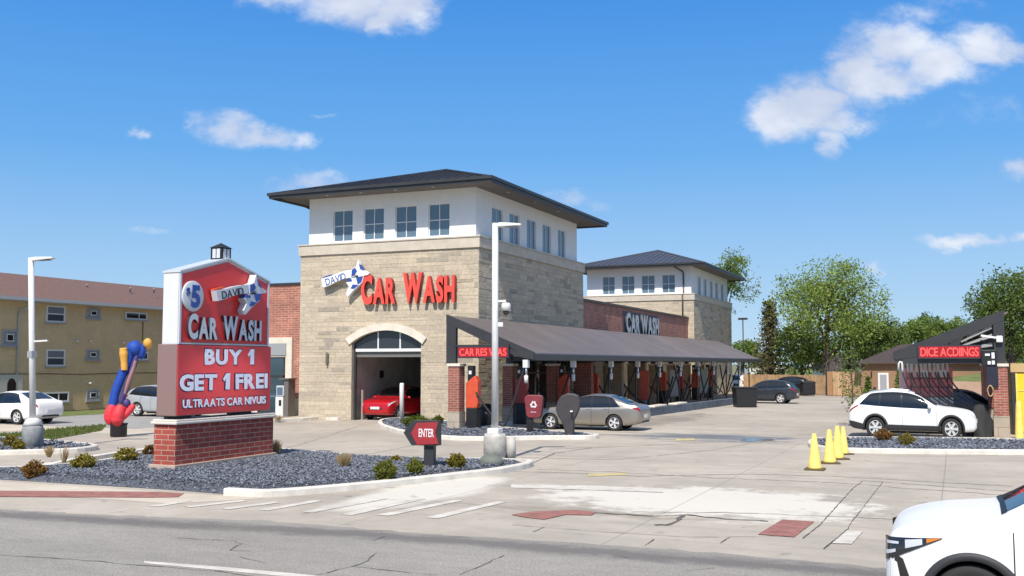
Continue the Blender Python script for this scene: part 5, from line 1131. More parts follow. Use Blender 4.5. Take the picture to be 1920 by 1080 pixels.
def car(name, label, cat, loc, heading, S, pm, spokes=5, group='parked and passing cars', nose='plain', steer=0.0, fine=1.0, skip_plate=False):
    t = thing(name, label, cat, loc, heading, group)
    L, W = S['L'], S['W'] / 2; top, belt, bot, plan = (pchip(S[k]) for k in ('top', 'belt', 'bot', 'plan'))
    P_ = np.arange(13)
    def sec(s):
        w = W * plan(s); zb, ze, zt = bot(s), belt(s), max(top(s), belt(s) + .01); h = ze - zb; g = zt - ze; wr = w * .945 - S['tumble'] * g
        ys = [0, .72 * w, .92 * w, .978 * w, w, .998 * w, .985 * w, .955 * w, w * .945 * .5 + wr * .5 + .018 * min(g * 3, 1), wr, wr - min(.10, .5 * wr), wr * .52, 0]
        zs = [zb, zb, zb + .035, zb + .16 * h + .02, zb + .48 * h, zb + .72 * h, ze - .10 * h, ze, ze + .50 * g, ze + .86 * g, ze + .965 * g, zt + .004, zt + .016]
        return ys, zs
    cache = {}
    def SP(s, p):
        k = round(s, 4)
        if k not in cache:
            ys, zs = sec(s); cache[k] = (pchip(list(zip(P_, ys))), pchip(list(zip(P_, zs))))
        f, g = cache[k]; return Vector((L / 2 - s, f(p), g(p)))
    def SN(s, p, d=.02):
        a = SP(min(s + d, L), p) - SP(max(s - d, 0), p); b = SP(s, min(p + .1, 12)) - SP(s, max(p - .1, 0)); n = a.cross(b); n = n.normalized() if n.length > 1e-8 else Vector((0, 1, 0))
        return -n if n.y < 0 or (abs(n.y) < .05 and n.z < 0) else n
    def side_p(s, z):
        lo, hi = 1.5, 9.5
        for _ in range(18):
            m = (lo + hi) / 2
            if SP(s, m).z < z: lo = m
            else: hi = m
        return (lo + hi) / 2
    def emit(mb, grid, side, mi=0):
        n, m = len(grid), len(grid[0]); vs = [Vector((v.x, v.y * side, v.z)) for row in grid for v in row]
        fs = [(i * m + j, i * m + j + 1, (i + 1) * m + j + 1, (i + 1) * m + j) for i in range(n - 1) for j in range(m - 1)]
        mb.add(vs, fs, mi, True)
    def patch(mb, c, side, n=8, m=6, off=.006, mi=0):      # c = four (s, p) corners
        grid = []
        for i in range(n + 1):
            row = []
            for j in range(m + 1):
                a, b = i / n, j / m
                s = (c[0][0] * (1 - a) + c[1][0] * a) * (1 - b) + (c[3][0] * (1 - a) + c[2][0] * a) * b; p = (c[0][1] * (1 - a) + c[1][1] * a) * (1 - b) + (c[3][1] * (1 - a) + c[2][1] * a) * b
                row.append(SP(s, p) + SN(s, p) * off)
            grid.append(row)
        emit(mb, grid, side, mi)
    def zpatch(mb, c, side, n=8, m=4, off=.006, mi=0):     # c = four (s, z) corners on the flank
        return patchz(mb, c, side, n, m, off, mi)
    def patchz(mb, c, side, n, m, off, mi):
        grid = []
        for i in range(n + 1):
            row = []
            for j in range(m + 1):
                a, b = i / n, j / m
                s = (c[0][0] * (1 - a) + c[1][0] * a) * (1 - b) + (c[3][0] * (1 - a) + c[2][0] * a) * b; z = (c[0][1] * (1 - a) + c[1][1] * a) * (1 - b) + (c[3][1] * (1 - a) + c[2][1] * a) * b
                p = side_p(s, z); v = SP(s, p); v.z = z; row.append(v + SN(s, p) * off)
            grid.append(row)
        emit(mb, grid, side, mi)
    # body with wheel wells cut out
    st = sorted(set([0, .012, .03, .055, .09, .14, .2, .28] + list(np.arange(.36, L - .35, .085 / fine)) + [L - v for v in (.30, .22, .16, .11, .07, .04, .018, 0)]))
    ps = list(np.arange(0, 12.01, .5)); ring = [(p, 1) for p in ps] + [(p, -1) for p in ps[-2:0:-1]]; n = len(ring)
    b = MB(); vs = []
    for s in st:
        for p, sd in ring: v = SP(s, p); vs.append((v.x, v.y * sd, v.z))
    b.add(vs, [(i * n + j, i * n + (j + 1) % n, (i + 1) * n + (j + 1) % n, (i + 1) * n + j) for i in range(len(st) - 1) for j in range(n)] + [tuple(range(n))[::-1], tuple((len(st) - 1) * n + j for j in range(n))], 0, True)
    body = b.build('body', [pm, 'wheel_well'], t)
    cut = MB(); wr = S['wr']; RX = Matrix.Rotation(R(90), 4, 'X')
    for a in S['ax']:
        for sd in (1, -1): cut.lathe([(wr * 1.13, -.21), (wr * 1.13, .3)], 40, M=Matrix.Translation((L / 2 - a, sd * (W - .12), wr)) @ (RX if sd < 0 else RX.inverted()), mi=1)
    co = cut.build('cutter', [pm, 'wheel_well']); co.parent = t
    md = body.modifiers.new('b', 'BOOLEAN'); md.operation = 'DIFFERENCE'; md.object = co; md.solver = 'EXACT'
    bpy.context.view_layer.update(); dg = bpy.context.evaluated_depsgraph_get(); me = bpy.data.meshes.new_from_object(body.evaluated_get(dg))
    body.modifiers.clear(); old = body.data; body.data = me; me.name = 'body'; bpy.data.meshes.remove(old); bpy.data.objects.remove(co)
    for p in me.polygons: p.use_smooth = True
    me.set_sharp_from_angle(angle=R(38))
    # glass
    w = MB(); a, c = S['ws']
    for sd in (1, -1): patch(w, [(a, 10.25), (c, 10.15), (c, 12), (a, 12)], sd, 10, 8)
    w.build('windscreen', 'car_glass', t)
    w = MB(); a, c = S['rw']
    for sd in (1, -1): patch(w, [(a, 10.3), (c, 10.3), (c, 12), (a, 12)], sd, 8, 8)
    w.build('rear_window', 'car_glass', t)
    for sd in (1, -1):
        w = MB(); s0_, s1_ = S['sidew'][0], S['sidew'][-1]
        patch(w, [(s0_[0] - .06, 7.06), (s1_[2] + .05, 7.06), (s1_[3] + .05, 9.32), (s0_[1] - .05, 9.32)], sd, 24, 6, .004); w.build('pillar_trim', 'lens_dark', t)
        for q in S['sidew']:
            w = MB(); patch(w, [(q[0], 7.12), (q[3] if q[3] > q[2] else q[2], 7.12), (q[3] if q[3] < q[2] else q[2], 9.25), (q[1], 9.25)], sd, 8, 6, .007); w.build('side_window', 'car_glass', t)
    sms = [S['sidew'][0][0] - .22, S['sidew'][1][0] - .04, S['sidew'][1][2] + (.04 if S['clad'] else -.08)]
    for sd in (1, -1):
        for k, q in enumerate(sms):
            dm_ = MB(); patch(dm_, [(q - .006, 3.0), (q + .006, 3.0), (q + .006, 7.0), (q - .006, 7.0)], sd, 1, 10, .003); dm_.build('door_seam', 'wheel_well', t)
    for sd in (1, -1):
        for q in (sms[1] - .22, sms[2] - .22):
            h = MB(); patch(h, [(q, 6.05), (q + .17, 6.05), (q + .17, 6.35), (q, 6.35)], sd, 3, 2, .022); h.build('door_handle', pm, t)
        s0 = S['sidew'][0][0] - .02; v = SP(s0, 7.1)
        m = MB(); m.ellipsoid((v.x - .05, sd * (v.y + .12), v.z + .07), (.07, .11, .075), 12, 8); m.bar((v.x - .03, sd * (v.y - .02), v.z + .0), (v.x - .04, sd * (v.y + .06), v.z + .03), .05, .04); m.build('mirror', pm if pm != 'paint_white' or S['clad'] is False else 'paint_white', t)
    # lamps and ends
    for sd in (1, -1):
        if nose != 'arrow':
            h = MB(); patch(h, [(.03, 5.9), (.46, 6.5), (.44, 7.15), (.06, 7.3)], sd, 8, 4, .008); h.build('headlight', 'lens_clear', t)
        h = MB()
        if S['clad']: patch(h, [(L - .40, 6.4), (L - .05, 5.8), (L - .05, 6.6), (L - .36, 6.9)], sd, 8, 4, .010)
        else: patch(h, [(L - .36, 6.2), (L - .04, 5.5), (L - .04, 6.9), (L - .26, 7.2)], sd, 8, 4, .010)
        h.build('taillight', 'lens_red', t)
    gm = MB(); zt, zb = top(0), bot(0)
    for sd in (1, -1):
        gr = []
        for i in range(5):
            yy = .78 * W * i / 4; s_ = .0; 
            gr.append([Vector((L / 2 + .012 - .03 * (i / 4) ** 2, yy * .86, z)) for z in np.linspace(zb + .16, zt - (.03 if nose != 'arrow' else .16), 4)])
        emit(gm, gr, sd)
    gm.build('grille', 'lens_dark', t)
    MB().cbox((L / 2 + .022, 0, zb + .24), (.02, .50, .12)).build('number_plate', 'plate', t)
    MB().cbox((-L / 2 - .012, 0, (bot(L) + top(L)) / 2 + .02), (.03, .48, .14)).build('number_plate', 'plate', t)
    bmp = MB()
    if S['clad']:
     for sd in (1, -1): patch(bmp, [(L - .10, 1.2), (L - .55, 2.0), (L - .55, 3.3), (L - .02, 3.6)], sd, 8, 4, .012)
    if S['clad']: bmp.box(-L / 2 - .008, -.66 * W, bot(L) - .04, -L / 2 + .05, .66 * W, bot(L) + .12)
    else: bmp.box(-L / 2 - .006, -.5 * W, bot(L) - .06, -L / 2 + .05, .5 * W, bot(L) + .02)
    bmp.build('rear_bumper', 'cladding', t)
    if S['clad']:
        for sd in (1, -1):
            c = MB(); patch(c, [(S['ax'][0] + wr, 2.0), (S['ax'][1] - wr, 2.0), (S['ax'][1] - wr, 3.35), (S['ax'][0] + wr, 3.35)], sd, 8, 4, .016); c.build('sill_cladding', 'cladding', t)
            for a in S['ax']:
                c = MB(); grid = []; r0, r1 = wr * 1.115, wr * 1.34
                for i in range(33):
                    th = R(-14 + 208 * i / 32); row = []
                    for rr in (r0, r0 + .01, (r0 + r1) / 2, r1 - .012, r1):
                        s = a - rr * math.cos(th); z = max(wr + rr * math.sin(th), bot(a) - .01); s = min(max(s, .02), L - .02); p = side_p(s, z); v = SP(s, p); v.z = z
                        row.append(Vector((v.x, v.y + (.026 if r0 < rr < r1 else .0), z)))
                    grid.append(row)
                emit(c, grid, sd); c.build('arch_cladding', 'cladding', t)
        for sd in (1, -1):
            rl = MB(); rl.tube([SP(s, 10.2) + Vector((0, 0, z)) for s, z in ((2.3, .0), (2.4, .04), (3.0, .05), (3.8, .04), (3.95, .0))] if sd > 0 else [Vector((v.x, -v.y, v.z)) for v in [SP(s, 10.2) + Vector((0, 0, z)) for s, z in ((2.3, .0), (2.4, .04), (3.0, .05), (3.8, .04), (3.95, .0))]], .016, 6); rl.build('roof_rail', 'chrome', t)
    MB().box(L / 2 - S['ax'][0] + .5, -W * .8, .17, L / 2 - S['ax'][1] - .5 if False else -(L / 2) + (L - S['ax'][1]) + .5, W * .8, .30).build('underbody', 'wheel_well', t)
    tm, rm_, bm2 = wheel_meshes(wr, spokes)
    for k, a in enumerate(S['ax']):
        for sd in (1, -1):
            wv = link(tm, 'wheel', t, (L / 2 - a, sd * (W - .125), wr), (0, 0, (0 if sd < 0 else math.pi) + (steer if k == 0 else 0)))
            link(rm_, 'rim', wv); link(bm2, 'brake_disc', wv)
    t['_'] = 0; del t['_']
    return t, dict(SP=SP, SN=SN, patch=patch, patchz=patchz, emit=emit, side_p=side_p, L=L, W=W)
def head_to(a, b): return math.atan2(b[1] - a[1], b[0] - a[0])
# white crossover at the right: rear wheel and front wheel read off the ground
p, q = G(1636, 820.5), G(1785, 824.5); h = head_to(p, q); cen = (p + q) / 2 + Vector((-math.sin(h), math.cos(h), 0)) * .80
k = (q - p).length / 2.72
car('crossover_car', 'white crossover with dark wheel arches parked under the right canopy', 'car', (cen.x, cen.y, 0), h, SUV, 'paint_white', 6)[0].scale = (k * .955, 1, 1.08)
# silver saloon at the bays
p, q = G(1152, 808), G(1040, 805); h = head_to(p, q); cen = (p + q) / 2 + Vector((-math.sin(h), math.cos(h), 0)) * -.78
car('saloon_car', 'silver-beige saloon parked at the vacuum bays beside the lamp post', 'car', (cen.x, cen.y, 0), h, SEDAN, 'paint_silver', 5)
# red car in the tunnel mouth
car('hatchback_car', 'shiny red car coming out of the arched tunnel door', 'car', (-5.62, 2.55, 0), R(-90), HATCH, 'paint_red', 5)
# white saloon and pale hatchback on the side street
car('saloon_car', 'white saloon seen from behind, on the street left of the inflatable figure', 'car', (-19.8, -7.95, .01), R(180), SEDAN, 'paint_white', 5)
p = G(254, 781); car('hatchback_car', 'pale silver hatchback partly hidden by the roadside sign', 'car', (p.x + 1.30, p.y + .85, .01), R(0), HATCH, 'paint_light', 6)
# dark cars at the far end
p = G(1463, 757); car('hatchback_car', 'dark grey car backed out at the far end of the left canopy', 'car', (p.x - 1.1, p.y + .8, 0), R(176), HATCH, 'paint_grey', 5)
p = G(1497, 741); car('hatchback_car', 'black car parked along the wooden fence', 'car', (p.x - 1.2, p.y + .6, 0), R(172), HATCH, 'paint_black', 5)
p = at(1372, 104); car('hatchback_car', 'white car half hidden behind the far corner of the left canopy', 'car', (p.x, p.y, 0), R(150), HATCH, 'paint_white', 5)
p = at(1800, 45.5); car('hatchback_car', 'dark slate hatchback nosing in behind the fan of hoses', 'car', (p.x, p.y, 0), R(35), HATCH, 'paint_grey', 5)
# white crossover passing on the road, front half in the frame
TUC = dict(SUV, L=4.50, W=1.88, wr=.365, ax=(.80, 3.50),
    top=[(0, .76), (.02, .88), (.06, .975), (.14, 1.035), (.32, 1.10), (.60, 1.155), (.90, 1.185), (1.06, 1.205), (1.16, 1.25), (1.5, 1.44), (1.85, 1.58), (2.2, 1.65), (2.7, 1.68), (3.4, 1.65), (3.95, 1.56), (4.22, 1.42), (4.37, 1.2), (4.47, .98), (4.50, .8)],
    belt=[(0, .69), (.02, .80), (.06, .89), (.14, .945), (.32, .995), (.60, 1.035), (1.0, 1.06), (2.2, 1.09), (3.4, 1.13), (4.05, 1.16), (4.32, 1.05), (4.46, .90), (4.50, .76)],
    plan=[(0, .76), (.04, .835), (.12, .895), (.30, .95), (.7, .99), (1.0, 1.0), (3.6, 1.0), (4.12, .965), (4.32, .90), (4.45, .83), (4.50, .74)],
    bot=[(0, .34), (.12, .26), (.5, .24), (3.9, .25), (4.32, .33), (4.50, .42)], ws=(1.14, 1.92), sidew=[(1.40, 1.70, 2.40, 2.40), (2.46, 2.46, 3.22, 3.16), (3.28, 3.22, 3.96, 3.5)], rw=(4.12, 4.38))
hd = R(180)
nose = at(1645, 10.6)          # near front corner of the car
ctr = Vector((nose.x + .02 + TUC['L'] / 2, nose.y + TUC['W'] / 2 * .80, .004))
tc_, F = car('crossover_car', 'white crossover passing on the road, cut off by the right edge', 'car', tuple(ctr), hd, TUC, 'paint_white', 5, nose='arrow', fine=2.0)
for sd in (1, -1):
    h = MB(); F['patchz'](h, [(.008, .70), (.20, .80), (.20, .945), (.008, .93)], sd, 8, 5, .010, 0); F['patchz'](h, [(.20, .80), (.545, .965), (.545, .972), (.20, .945)], sd, 10, 4, .010, 0); hl = h.build('headlight', 'lens_dark', tc_)
    h = MB(); F['patchz'](h, [(.20, .845), (.36, .895), (.36, .948), (.20, .925)], sd, 6, 3, .014, 0); h.build('headlight_lens', 'lens_clear', hl)
    h = MB(); F['patchz'](h, [(.40, .912), (.53, .964), (.53, .968), (.40, .953)], sd, 6, 3, .015, 0); h.build('indicator', 'lens_amber', hl)
    h = MB(); F['patchz'](h, [(.03, .865), (.14, .88), (.14, .90), (.03, .895)], sd, 4, 2, .015, 0); F['patchz'](h, [(.02, .76), (.11, .80), (.11, .83), (.02, .80)], sd, 4, 2, .015, 0); h.build('running_light', 'lens_clear', hl)
    h = MB(); F['patchz'](h, [(.055, .34), (.30, .36), (.175, .74), (.10, .78)], sd, 8, 8, .008, 0); h.build('bumper_slit', 'lens_dark', tc_)
    h = MB(); F['patchz'](h, [(.0, .40), (.22, .30), (.20, .345), (.0, .50)], sd, 6, 3, .014, 0); h.build('lower_lip', 'cladding', tc_)
    h = MB(); F['patchz'](h, [(.06, .42), (.18, .36), (.12, .70), (.06, .735)], sd, 6, 6, .016, 0); h.build('bumper_wing', 'paint_white', tc_)
    h = MB(); F['patch'](h, [(1.09, 10.0), (1.145, 10.1), (1.145, 12), (1.10, 12)], sd, 4, 10, .010); h.build('cowl', 'black', tc_)
    h = MB(); F['patch'](h, [(1.50, 9.4), (2.2, 9.4), (2.2, 9.85), (1.50, 9.85)], sd, 8, 3, .004); h.build('pillar_trim', 'lens_dark', tc_) if False else None
# ------------------------------------------------------------------ plants
mat('bark', (.085, .065, .05), .95, nscale=6, namt=.3)
def leafmat(name, c, isl=.4, tr=.3): return mat(name, c, .7, nscale=.5, namt=.18, island=isl, trans=tr, spec=.25)
leafmat('leaf_bright', (.215, .290, .070), .45, .35); leafmat('leaf_mid', (.160, .225, .055), .45, .35); leafmat('leaf_dark', (.120, .175, .045), .45, .35); leafmat('leaf_conifer', (.125, .120, .055), .35, .15); leafmat('leaf_blue', (.06, .11, .045))
leafmat('bush_gold', (.19, .155, .020), .45, .2); leafmat('bush_green', (.135, .150, .022), .45, .2); leafmat('bush_rust', (.20, .10, .022), .45, .2); leafmat('hedge', (.10, .125, .016), .45, .2); leafmat('dry', (.42, .32, .18), .3, .2); leafmat('sapling_leaf', (.125, .175, .04), .45, .3)
def leaves(V, Fc, pts, size, rg, flat=0.0):
    n = len(pts); a = rg.normal(size=(n, 3)); a /= np.linalg.norm(a, axis=1)[:, None]; b = rg.normal(size=(n, 3)); b -= a * (a * b).sum(1)[:, None]; b /= np.linalg.norm(b, axis=1)[:, None]
    s = size * rg.uniform(.6, 1.35, (n, 1)); asp = rg.uniform(.5, .8, (n, 1)); a *= s; b *= s * asp
    o = len(V); q = np.stack([pts - a, pts + b * .8 - a * .1, pts + a, pts - b * .8 + a * .1], 1).reshape(-1, 3); V += q.tolist(); Fc += [(o + 4 * i, o + 4 * i + 1, o + 4 * i + 2, o + 4 * i + 3) for i in range(n)]
def leafmesh(name, pts, size, m, seed):
    V, Fc = [], []; leaves(V, Fc, pts, size, np.random.default_rng(seed)); me = bpy.data.meshes.new(name); me.from_pydata(V, [], Fc); me.materials.append(MATS[m]); me.update(); return me
def tree(label, px, d, ytop, xl, xr, ybot, lm, seed, nleaf=5200, leaf=.17, limbs=9, fill=.55, ragged=.35, trunk=.22, group='trees beyond the fence', name='tree', lean=0.0, squash=1.0, trunk_px=None):
    nleaf = int(nleaf * 1.75); leaf *= .74
    base = at(trunk_px if trunk_px is not None else px, d); t = thing(name, label, 'tree', tuple(base), 0, group); rg = np.random.default_rng(seed)
    H = zat(ytop, d); zb = max(zat(ybot, d), .3); cw = (xr - xl) / 2 / FPX * d; cx = ((xl + xr) / 2 - (trunk_px if trunk_px is not None else px)) / FPX * d
    ctr = np.array([cx * math.cos(TH), cx * math.sin(TH), (H + zb) / 2]); rad = np.array([cw, cw * squash, (H - zb) / 2])
    T = MB(); P = [Vector((0, 0, 0)), Vector((rg.uniform(-.1, .1), rg.uniform(-.1, .1), zb * .6)), Vector((ctr[0] * .3, ctr[1] * .3, zb + (H - zb) * .15)), Vector((ctr[0] * .7, ctr[1] * .7, zb + (H - zb) * .45)), Vector((ctr[0], ctr[1], zb + (H - zb) * .8))]
    T.tube(P, [trunk * 1.25, trunk, trunk * .8, trunk * .5, trunk * .12], 9)
    def along(f):
        f = min(max(f, 0), .999) * (len(P) - 1); i = int(f); return P[i].lerp(P[i + 1], f - i)
    tips = []
    for i in range(limbs):
        f = .38 + .6 * i / limbs; s_ = along(f); a = i * 2.4 + rg.uniform(-.5, .5); el = rg.uniform(-.35, .95)
        u = np.array([math.cos(a) * math.cos(el), math.sin(a) * math.cos(el), math.sin(el)]); end = ctr + u * rad * rg.uniform(.72, 1.0)
        end[2] = max(end[2], zb * .7); e = Vector(end); m1 = s_.lerp(e, .4) + Vector((rg.uniform(-.3, .3), rg.uniform(-.3, .3), .12 * (H - zb) * .5)); m2 = s_.lerp(e, .75) + Vector((rg.uniform(-.3, .3), rg.uniform(-.3, .3), .2))
        T.tube([s_, m1, m2, e], [trunk * .42, trunk * .30, trunk * .16, trunk * .05], 6); tips.append((end, 1.0)); tips.append((np.array(m2), .9))
        for j in range(6):
            q = [m1, m2, e][j % 3].lerp([m2, e, e][j % 3], rg.uniform(0, .8)); v = rg.normal(size=3); v /= np.linalg.norm(v); e2 = np.array(q) + v * rad * rg.uniform(.18, .42); 
            dd = (e2 - ctr) / rad; r_ = np.linalg.norm(dd)
            if r_ > 1.08: e2 = ctr + dd / r_ * rad * 1.05
            T.tube([q, Vector((np.array(q) + e2) / 2) + Vector((0, 0, .1)), Vector(e2)], [trunk * .13, trunk * .08, trunk * .03], 5); tips.append((e2, .8))
    T.build('trunk', 'bark', t)
    nf = int(limbs * 9 * fill); 
    for i in range(nf):
        v = rg.normal(size=3); v /= np.linalg.norm(v); tips.append((ctr + v * rad * rg.uniform(.2, 1.0) ** .6 * (1 - ragged * rg.uniform(0, 1)), 1.0))
    pts = []; per = nleaf // len(tips); mean = float(rad.mean())
    for c, k in tips:
        sg = mean * rg.uniform(.09, .20) * k; pts.append(c + rg.normal(size=(max(3, int(per * rg.uniform(.5, 1.6))), 3)) * sg * np.array([1, 1, .8]))
    pts = np.concatenate(pts); pts = pts[pts[:, 2] > .25]; rr_ = np.linalg.norm((pts - ctr) / rad, axis=1); pts = pts[rr_ < 1.10 + .05 * rg.normal(size=len(pts))]
    link(leafmesh('crown', pts, leaf, lm, seed), 'crown', t); return t
tree('tall loose tree rising behind the rear tower roof', 1365, 104, 462, 1312, 1422, 612, 'leaf_mid', 1, 2600, .17, 11, .10, .5, .20, trunk_px=1352)
tree('biggest tree, wide and bright green, right of the rear tower', 1548, 95, 484, 1446, 1656, 676, 'leaf_bright', 2, 8200, .17, 15, .40, .35, .30)
tree('low leafy tree under the biggest tree, nearer the rear tower', 1500, 100, 600, 1450, 1560, 712, 'leaf_mid', 12, 3600, .18, 8, .8, .25, .16)
tree('dark leafy tree under the biggest tree, nearer the shed', 1590, 104, 575, 1545, 1640, 712, 'leaf_dark', 13, 3600, .18, 8, .8, .25, .16)
tree('rounded olive-green tree left of the shed roof', 1645, 98, 588, 1590, 1704, 702, 'leaf_dark', 3, 5600, .17, 9, 1.0, .15, .2)
tree('broad green tree behind the low end of the right canopy', 1726, 108, 594, 1678, 1782, 690, 'leaf_mid', 4, 4600, .19, 9, .9, .2, .2)
tree('thin spire-topped tree behind the right canopy gable', 1742, 112, 580, 1722, 1764, 690, 'leaf_blue', 14, 1500, .18, 8, .5, .3, .14)
tree('small green tree showing above the right canopy rafter', 1792, 110, 590, 1758, 1830, 690, 'leaf_mid', 5, 3400, .19, 8, .9, .2, .18)
tree('large dark green tree at the right edge behind the canopy upright', 1892, 84, 502, 1818, 1975, 690, 'leaf_dark', 6, 8200, .17, 13, .55, .3, .3)
tree('pale green bushy tree low behind the brick pier at the right', 1905, 98, 600, 1850, 1970, 700, 'leaf_mid', 7, 4200, .19, 9, .9, .2, .2)
tree('distant rounded tree beside the rear tower, under the thin pole', 1388, 128, 636, 1368, 1424, 690, 'leaf_mid', 8, 1800, .22, 7, 1.0, .2, .18)
tree('distant low tree between the conifer and the rear tower', 1428, 140, 660, 1406, 1450, 694, 'leaf_dark', 9, 1400, .24, 7, 1.0, .2, .18)
def conifer(label, px, d, ytop, hw, lm, seed, n=2400, leaf=.14, group='conifers', name='conifer_tree', loose=1.0, base_z=.3):
    b = at(px, d); t = thing(name, label, 'tree', tuple(b), 0, group); H = zat(ytop, d); w = hw / FPX * d; rg = np.random.default_rng(seed)
    T = MB(); T.tube([(0, 0, 0), (0, 0, H * .5), (0, 0, H * .98)], [.03 * H, .018 * H, .004 * H], 7); pts = []
    k = 0; z = max(base_z, .08 * H)
    while z < H * .96:
        f = 1 - (z / H) ** 1.15; r_ = w * f * rg.uniform(.75, 1.1) + .04; m = 6 if H > 4 else 5
        for j in range(m):
            a = 2 * math.pi * j / m + k * .7 + rg.uniform(-.3, .3); e = np.array([math.cos(a) * r_, math.sin(a) * r_, z - .18 * r_ * loose])
            if H > 4: T.tube([(0, 0, z), tuple(e)], [.012 * H * f + .01, .008], 4)
            u = rg.uniform(.15, 1.05, (n // 90, 1)); pts.append(np.array([0, 0, z]) * (1 - u) + e * u + rg.normal(size=(n // 90, 3)) * np.array([.10, .10, .07]) * (w * .9 + .1))
        z += H * .055; k += 1
    T.build('trunk', 'bark', t); link(leafmesh('crown', np.concatenate(pts), leaf, lm, seed), 'crown', t); return t
conifer('brownish spruce left of the biggest tree', 1444, 102, 562, 50, 'leaf_conifer', 20, 4000, .15)
conifer('small upright conifer by the white shed door, on its left', 1625, 80, 706, 10, 'sapling_leaf', 21, 1200, .11, loose=.0)
conifer('small upright conifer at the shed, right of its door', 1684, 78, 688, 13, 'leaf_mid', 22, 1400, .11, loose=.0)
# slender sapling beside the white crossover
b = at(1594, 44.2); t = thing('sapling_tree', 'thin young tree with sparse leaves left of the white crossover', 'tree', tuple(b), 0); rg = np.random.default_rng(30)
T = MB(); T.tube([(0, 0, 0), (.03, .02, 1.2), (.0, .05, 2.4), (.02, 0, 3.3)], [.035, .03, .02, .008], 7); pts = []
for i in range(26):
    z = .55 + 2.7 * i / 26; a = i * 2.4; r_ = .5 * (1 - abs(z - 1.9) / 2.2); e = np.array([math.cos(a) * r_, math.sin(a) * r_, z + .22]); T.tube([(0, .02, z), tuple(e)], [.010, .004], 4); pts.append(e + rg.normal(size=(34, 3)) * .13)
T.build('trunk', 'bark', t); link(leafmesh('crown', np.concatenate(pts), .05, 'sapling_leaf', 31), 'crown', t)
# clipped bushes
def bush(label, px, py, w, h, lm, seed, n=1500, leaf=.035, shape='ball', group='small round shrubs', cat='shrub', zb=.12, d=None):
    if px == 64: zb = .05
    b = G(px, py, zb); t = thing('shrub', label, cat, (b.x, b.y, zb - .03), 0, group); rg = np.random.default_rng(seed); dd = ((Vector((b.x, b.y, 0)) - Vector((CAMX, CAMY, 0))).dot(Vector((-math.sin(TH), math.cos(TH), 0)))); rx = w / 2 / FPX * dd; H = h / FPX * dd
    v = rg.normal(size=(n, 3)); v /= np.linalg.norm(v, axis=1)[:, None]; r_ = rg.uniform(.35, 1, (n, 1)) ** .45; lump = 1 + .13 * np.sin(v[:, :1] * 7 + seed) + .10 * np.sin(v[:, 1:2] * 9 + 2 * seed) + .10 * np.sin(v[:, 2:] * 8) + .07 * rg.normal(size=(n, 1))
    p = v * r_ * lump * np.array([rx, rx, H / 2]) + np.array([0, 0, H * .52]); p = p[p[:, 2] > .01]
    p[:, :2] *= (.62 + .38 * np.clip(p[:, 2:] / (H * .45), 0, 1))
    link(leafmesh('foliage', p, leaf, lm, seed), 'foliage', t)
    T = MB()
    for i in range(9): a = i * .7 * 3; T.tube([(0, 0, 0), (math.cos(a) * rx * .35, math.sin(a) * rx * .35, H * .4), (math.cos(a) * rx * .6, math.sin(a) * rx * .6, H * .75)], [.018, .012, .004], 5)
    T.build('stem', 'bark', t); return t
for a in ((64, 896, 42, 31, 'bush_rust', 'brownish round shrub nearest the left edge of the gravel bed'), (156, 881, 44, 29, 'bush_gold', 'second round shrub from the left edge along the gravel'), (237, 868, 42, 28, 'bush_gold', 'round green-gold shrub behind the left end of the brick sign base'), (281, 856, 24, 22, 'bush_rust', 'rust-coloured shrub peeping out beside the brick sign base'),
          (723, 900, 40, 37, 'bush_green', 'largest green shrub left of the arrow sign'), (778, 890, 28, 30, 'bush_green', 'small green shrub touching the arrow sign post'), (856, 880, 35, 29, 'bush_gold', 'golden round shrub between the arrow sign and the lamp post'),
          (742, 868, 20, 14, 'bush_gold', 'tiny low shrub behind the largest green shrub'), (1657, 826, 30, 22, 'bush_rust', 'brown-gold shrub on the right island, left of two'), (1700, 834, 28, 22, 'bush_gold', 'yellow-green shrub on the right island, right of two'), (20, 838, 28, 22, 'bush_gold', 'yellowish shrub at the far left, behind the lamp drum'), (34, 844, 22, 20, 'bush_gold', 'yellowish shrub touching the grey lamp drum')):
    bush(a[5], a[0], a[1], a[2], a[3], a[4], int(a[0]) % 97, 1700 if a[2] > 30 else 1100, .030)
bush('wide clipped hedge mound beside the white bollard', 780, 799, 50, 20, 'hedge', 51, 1900, .045, group='hedges by the tunnel door', cat='hedge')
bush('short clipped hedge against the first brick pier', 821, 795, 20, 16, 'hedge', 52, 1000, .04, group='hedges by the tunnel door', cat='hedge')
def tuft(label, px, py, w, h, seed, n=160, m='dry'):
    b = G(px, py, .15); t = MB(); rg = random.Random(seed); dd = (Vector((b.x, b.y, 0)) - Vector((CAMX, CAMY, 0))).dot(Vector((-math.sin(TH), math.cos(TH), 0))); W2 = w / 2 / FPX * dd; H = h / FPX * dd
    for i in range(n):
        a = rg.uniform(0, 6.28); r_ = W2 * rg.uniform(.1, 1); z = H * rg.uniform(.5, 1); x, y = r_ * math.cos(a), r_ * math.sin(a); s_ = .25
        q = .008; t.add([(x * s_ - q, y * s_, 0), (x * s_ + q, y * s_, 0), (x + q * .4, y, z), (x - q * .4, y, z)], [(0, 1, 2, 3)])
        t.add([(x * s_, y * s_ - q, 0), (x * s_, y * s_ + q, 0), (x, y + q * .4, z), (x, y - q * .4, z)], [(0, 1, 2, 3)])
    o = t.build('dry_grass', m, fix=False, loc=(b.x, b.y, .13)); tag(o, label, 'grass tuft', 'dry grass tufts')
tuft('straw-coloured dry grass tuft in the middle of the gravel', 645, 878, 34, 30, 1, 260); tuft('pale dry grass tuft at the right end of the brick sign base', 518, 855, 26, 32, 2, 200); tuft('faded dry grass tuft behind the left lamp drum', 92, 856, 22, 22, 3, 120)
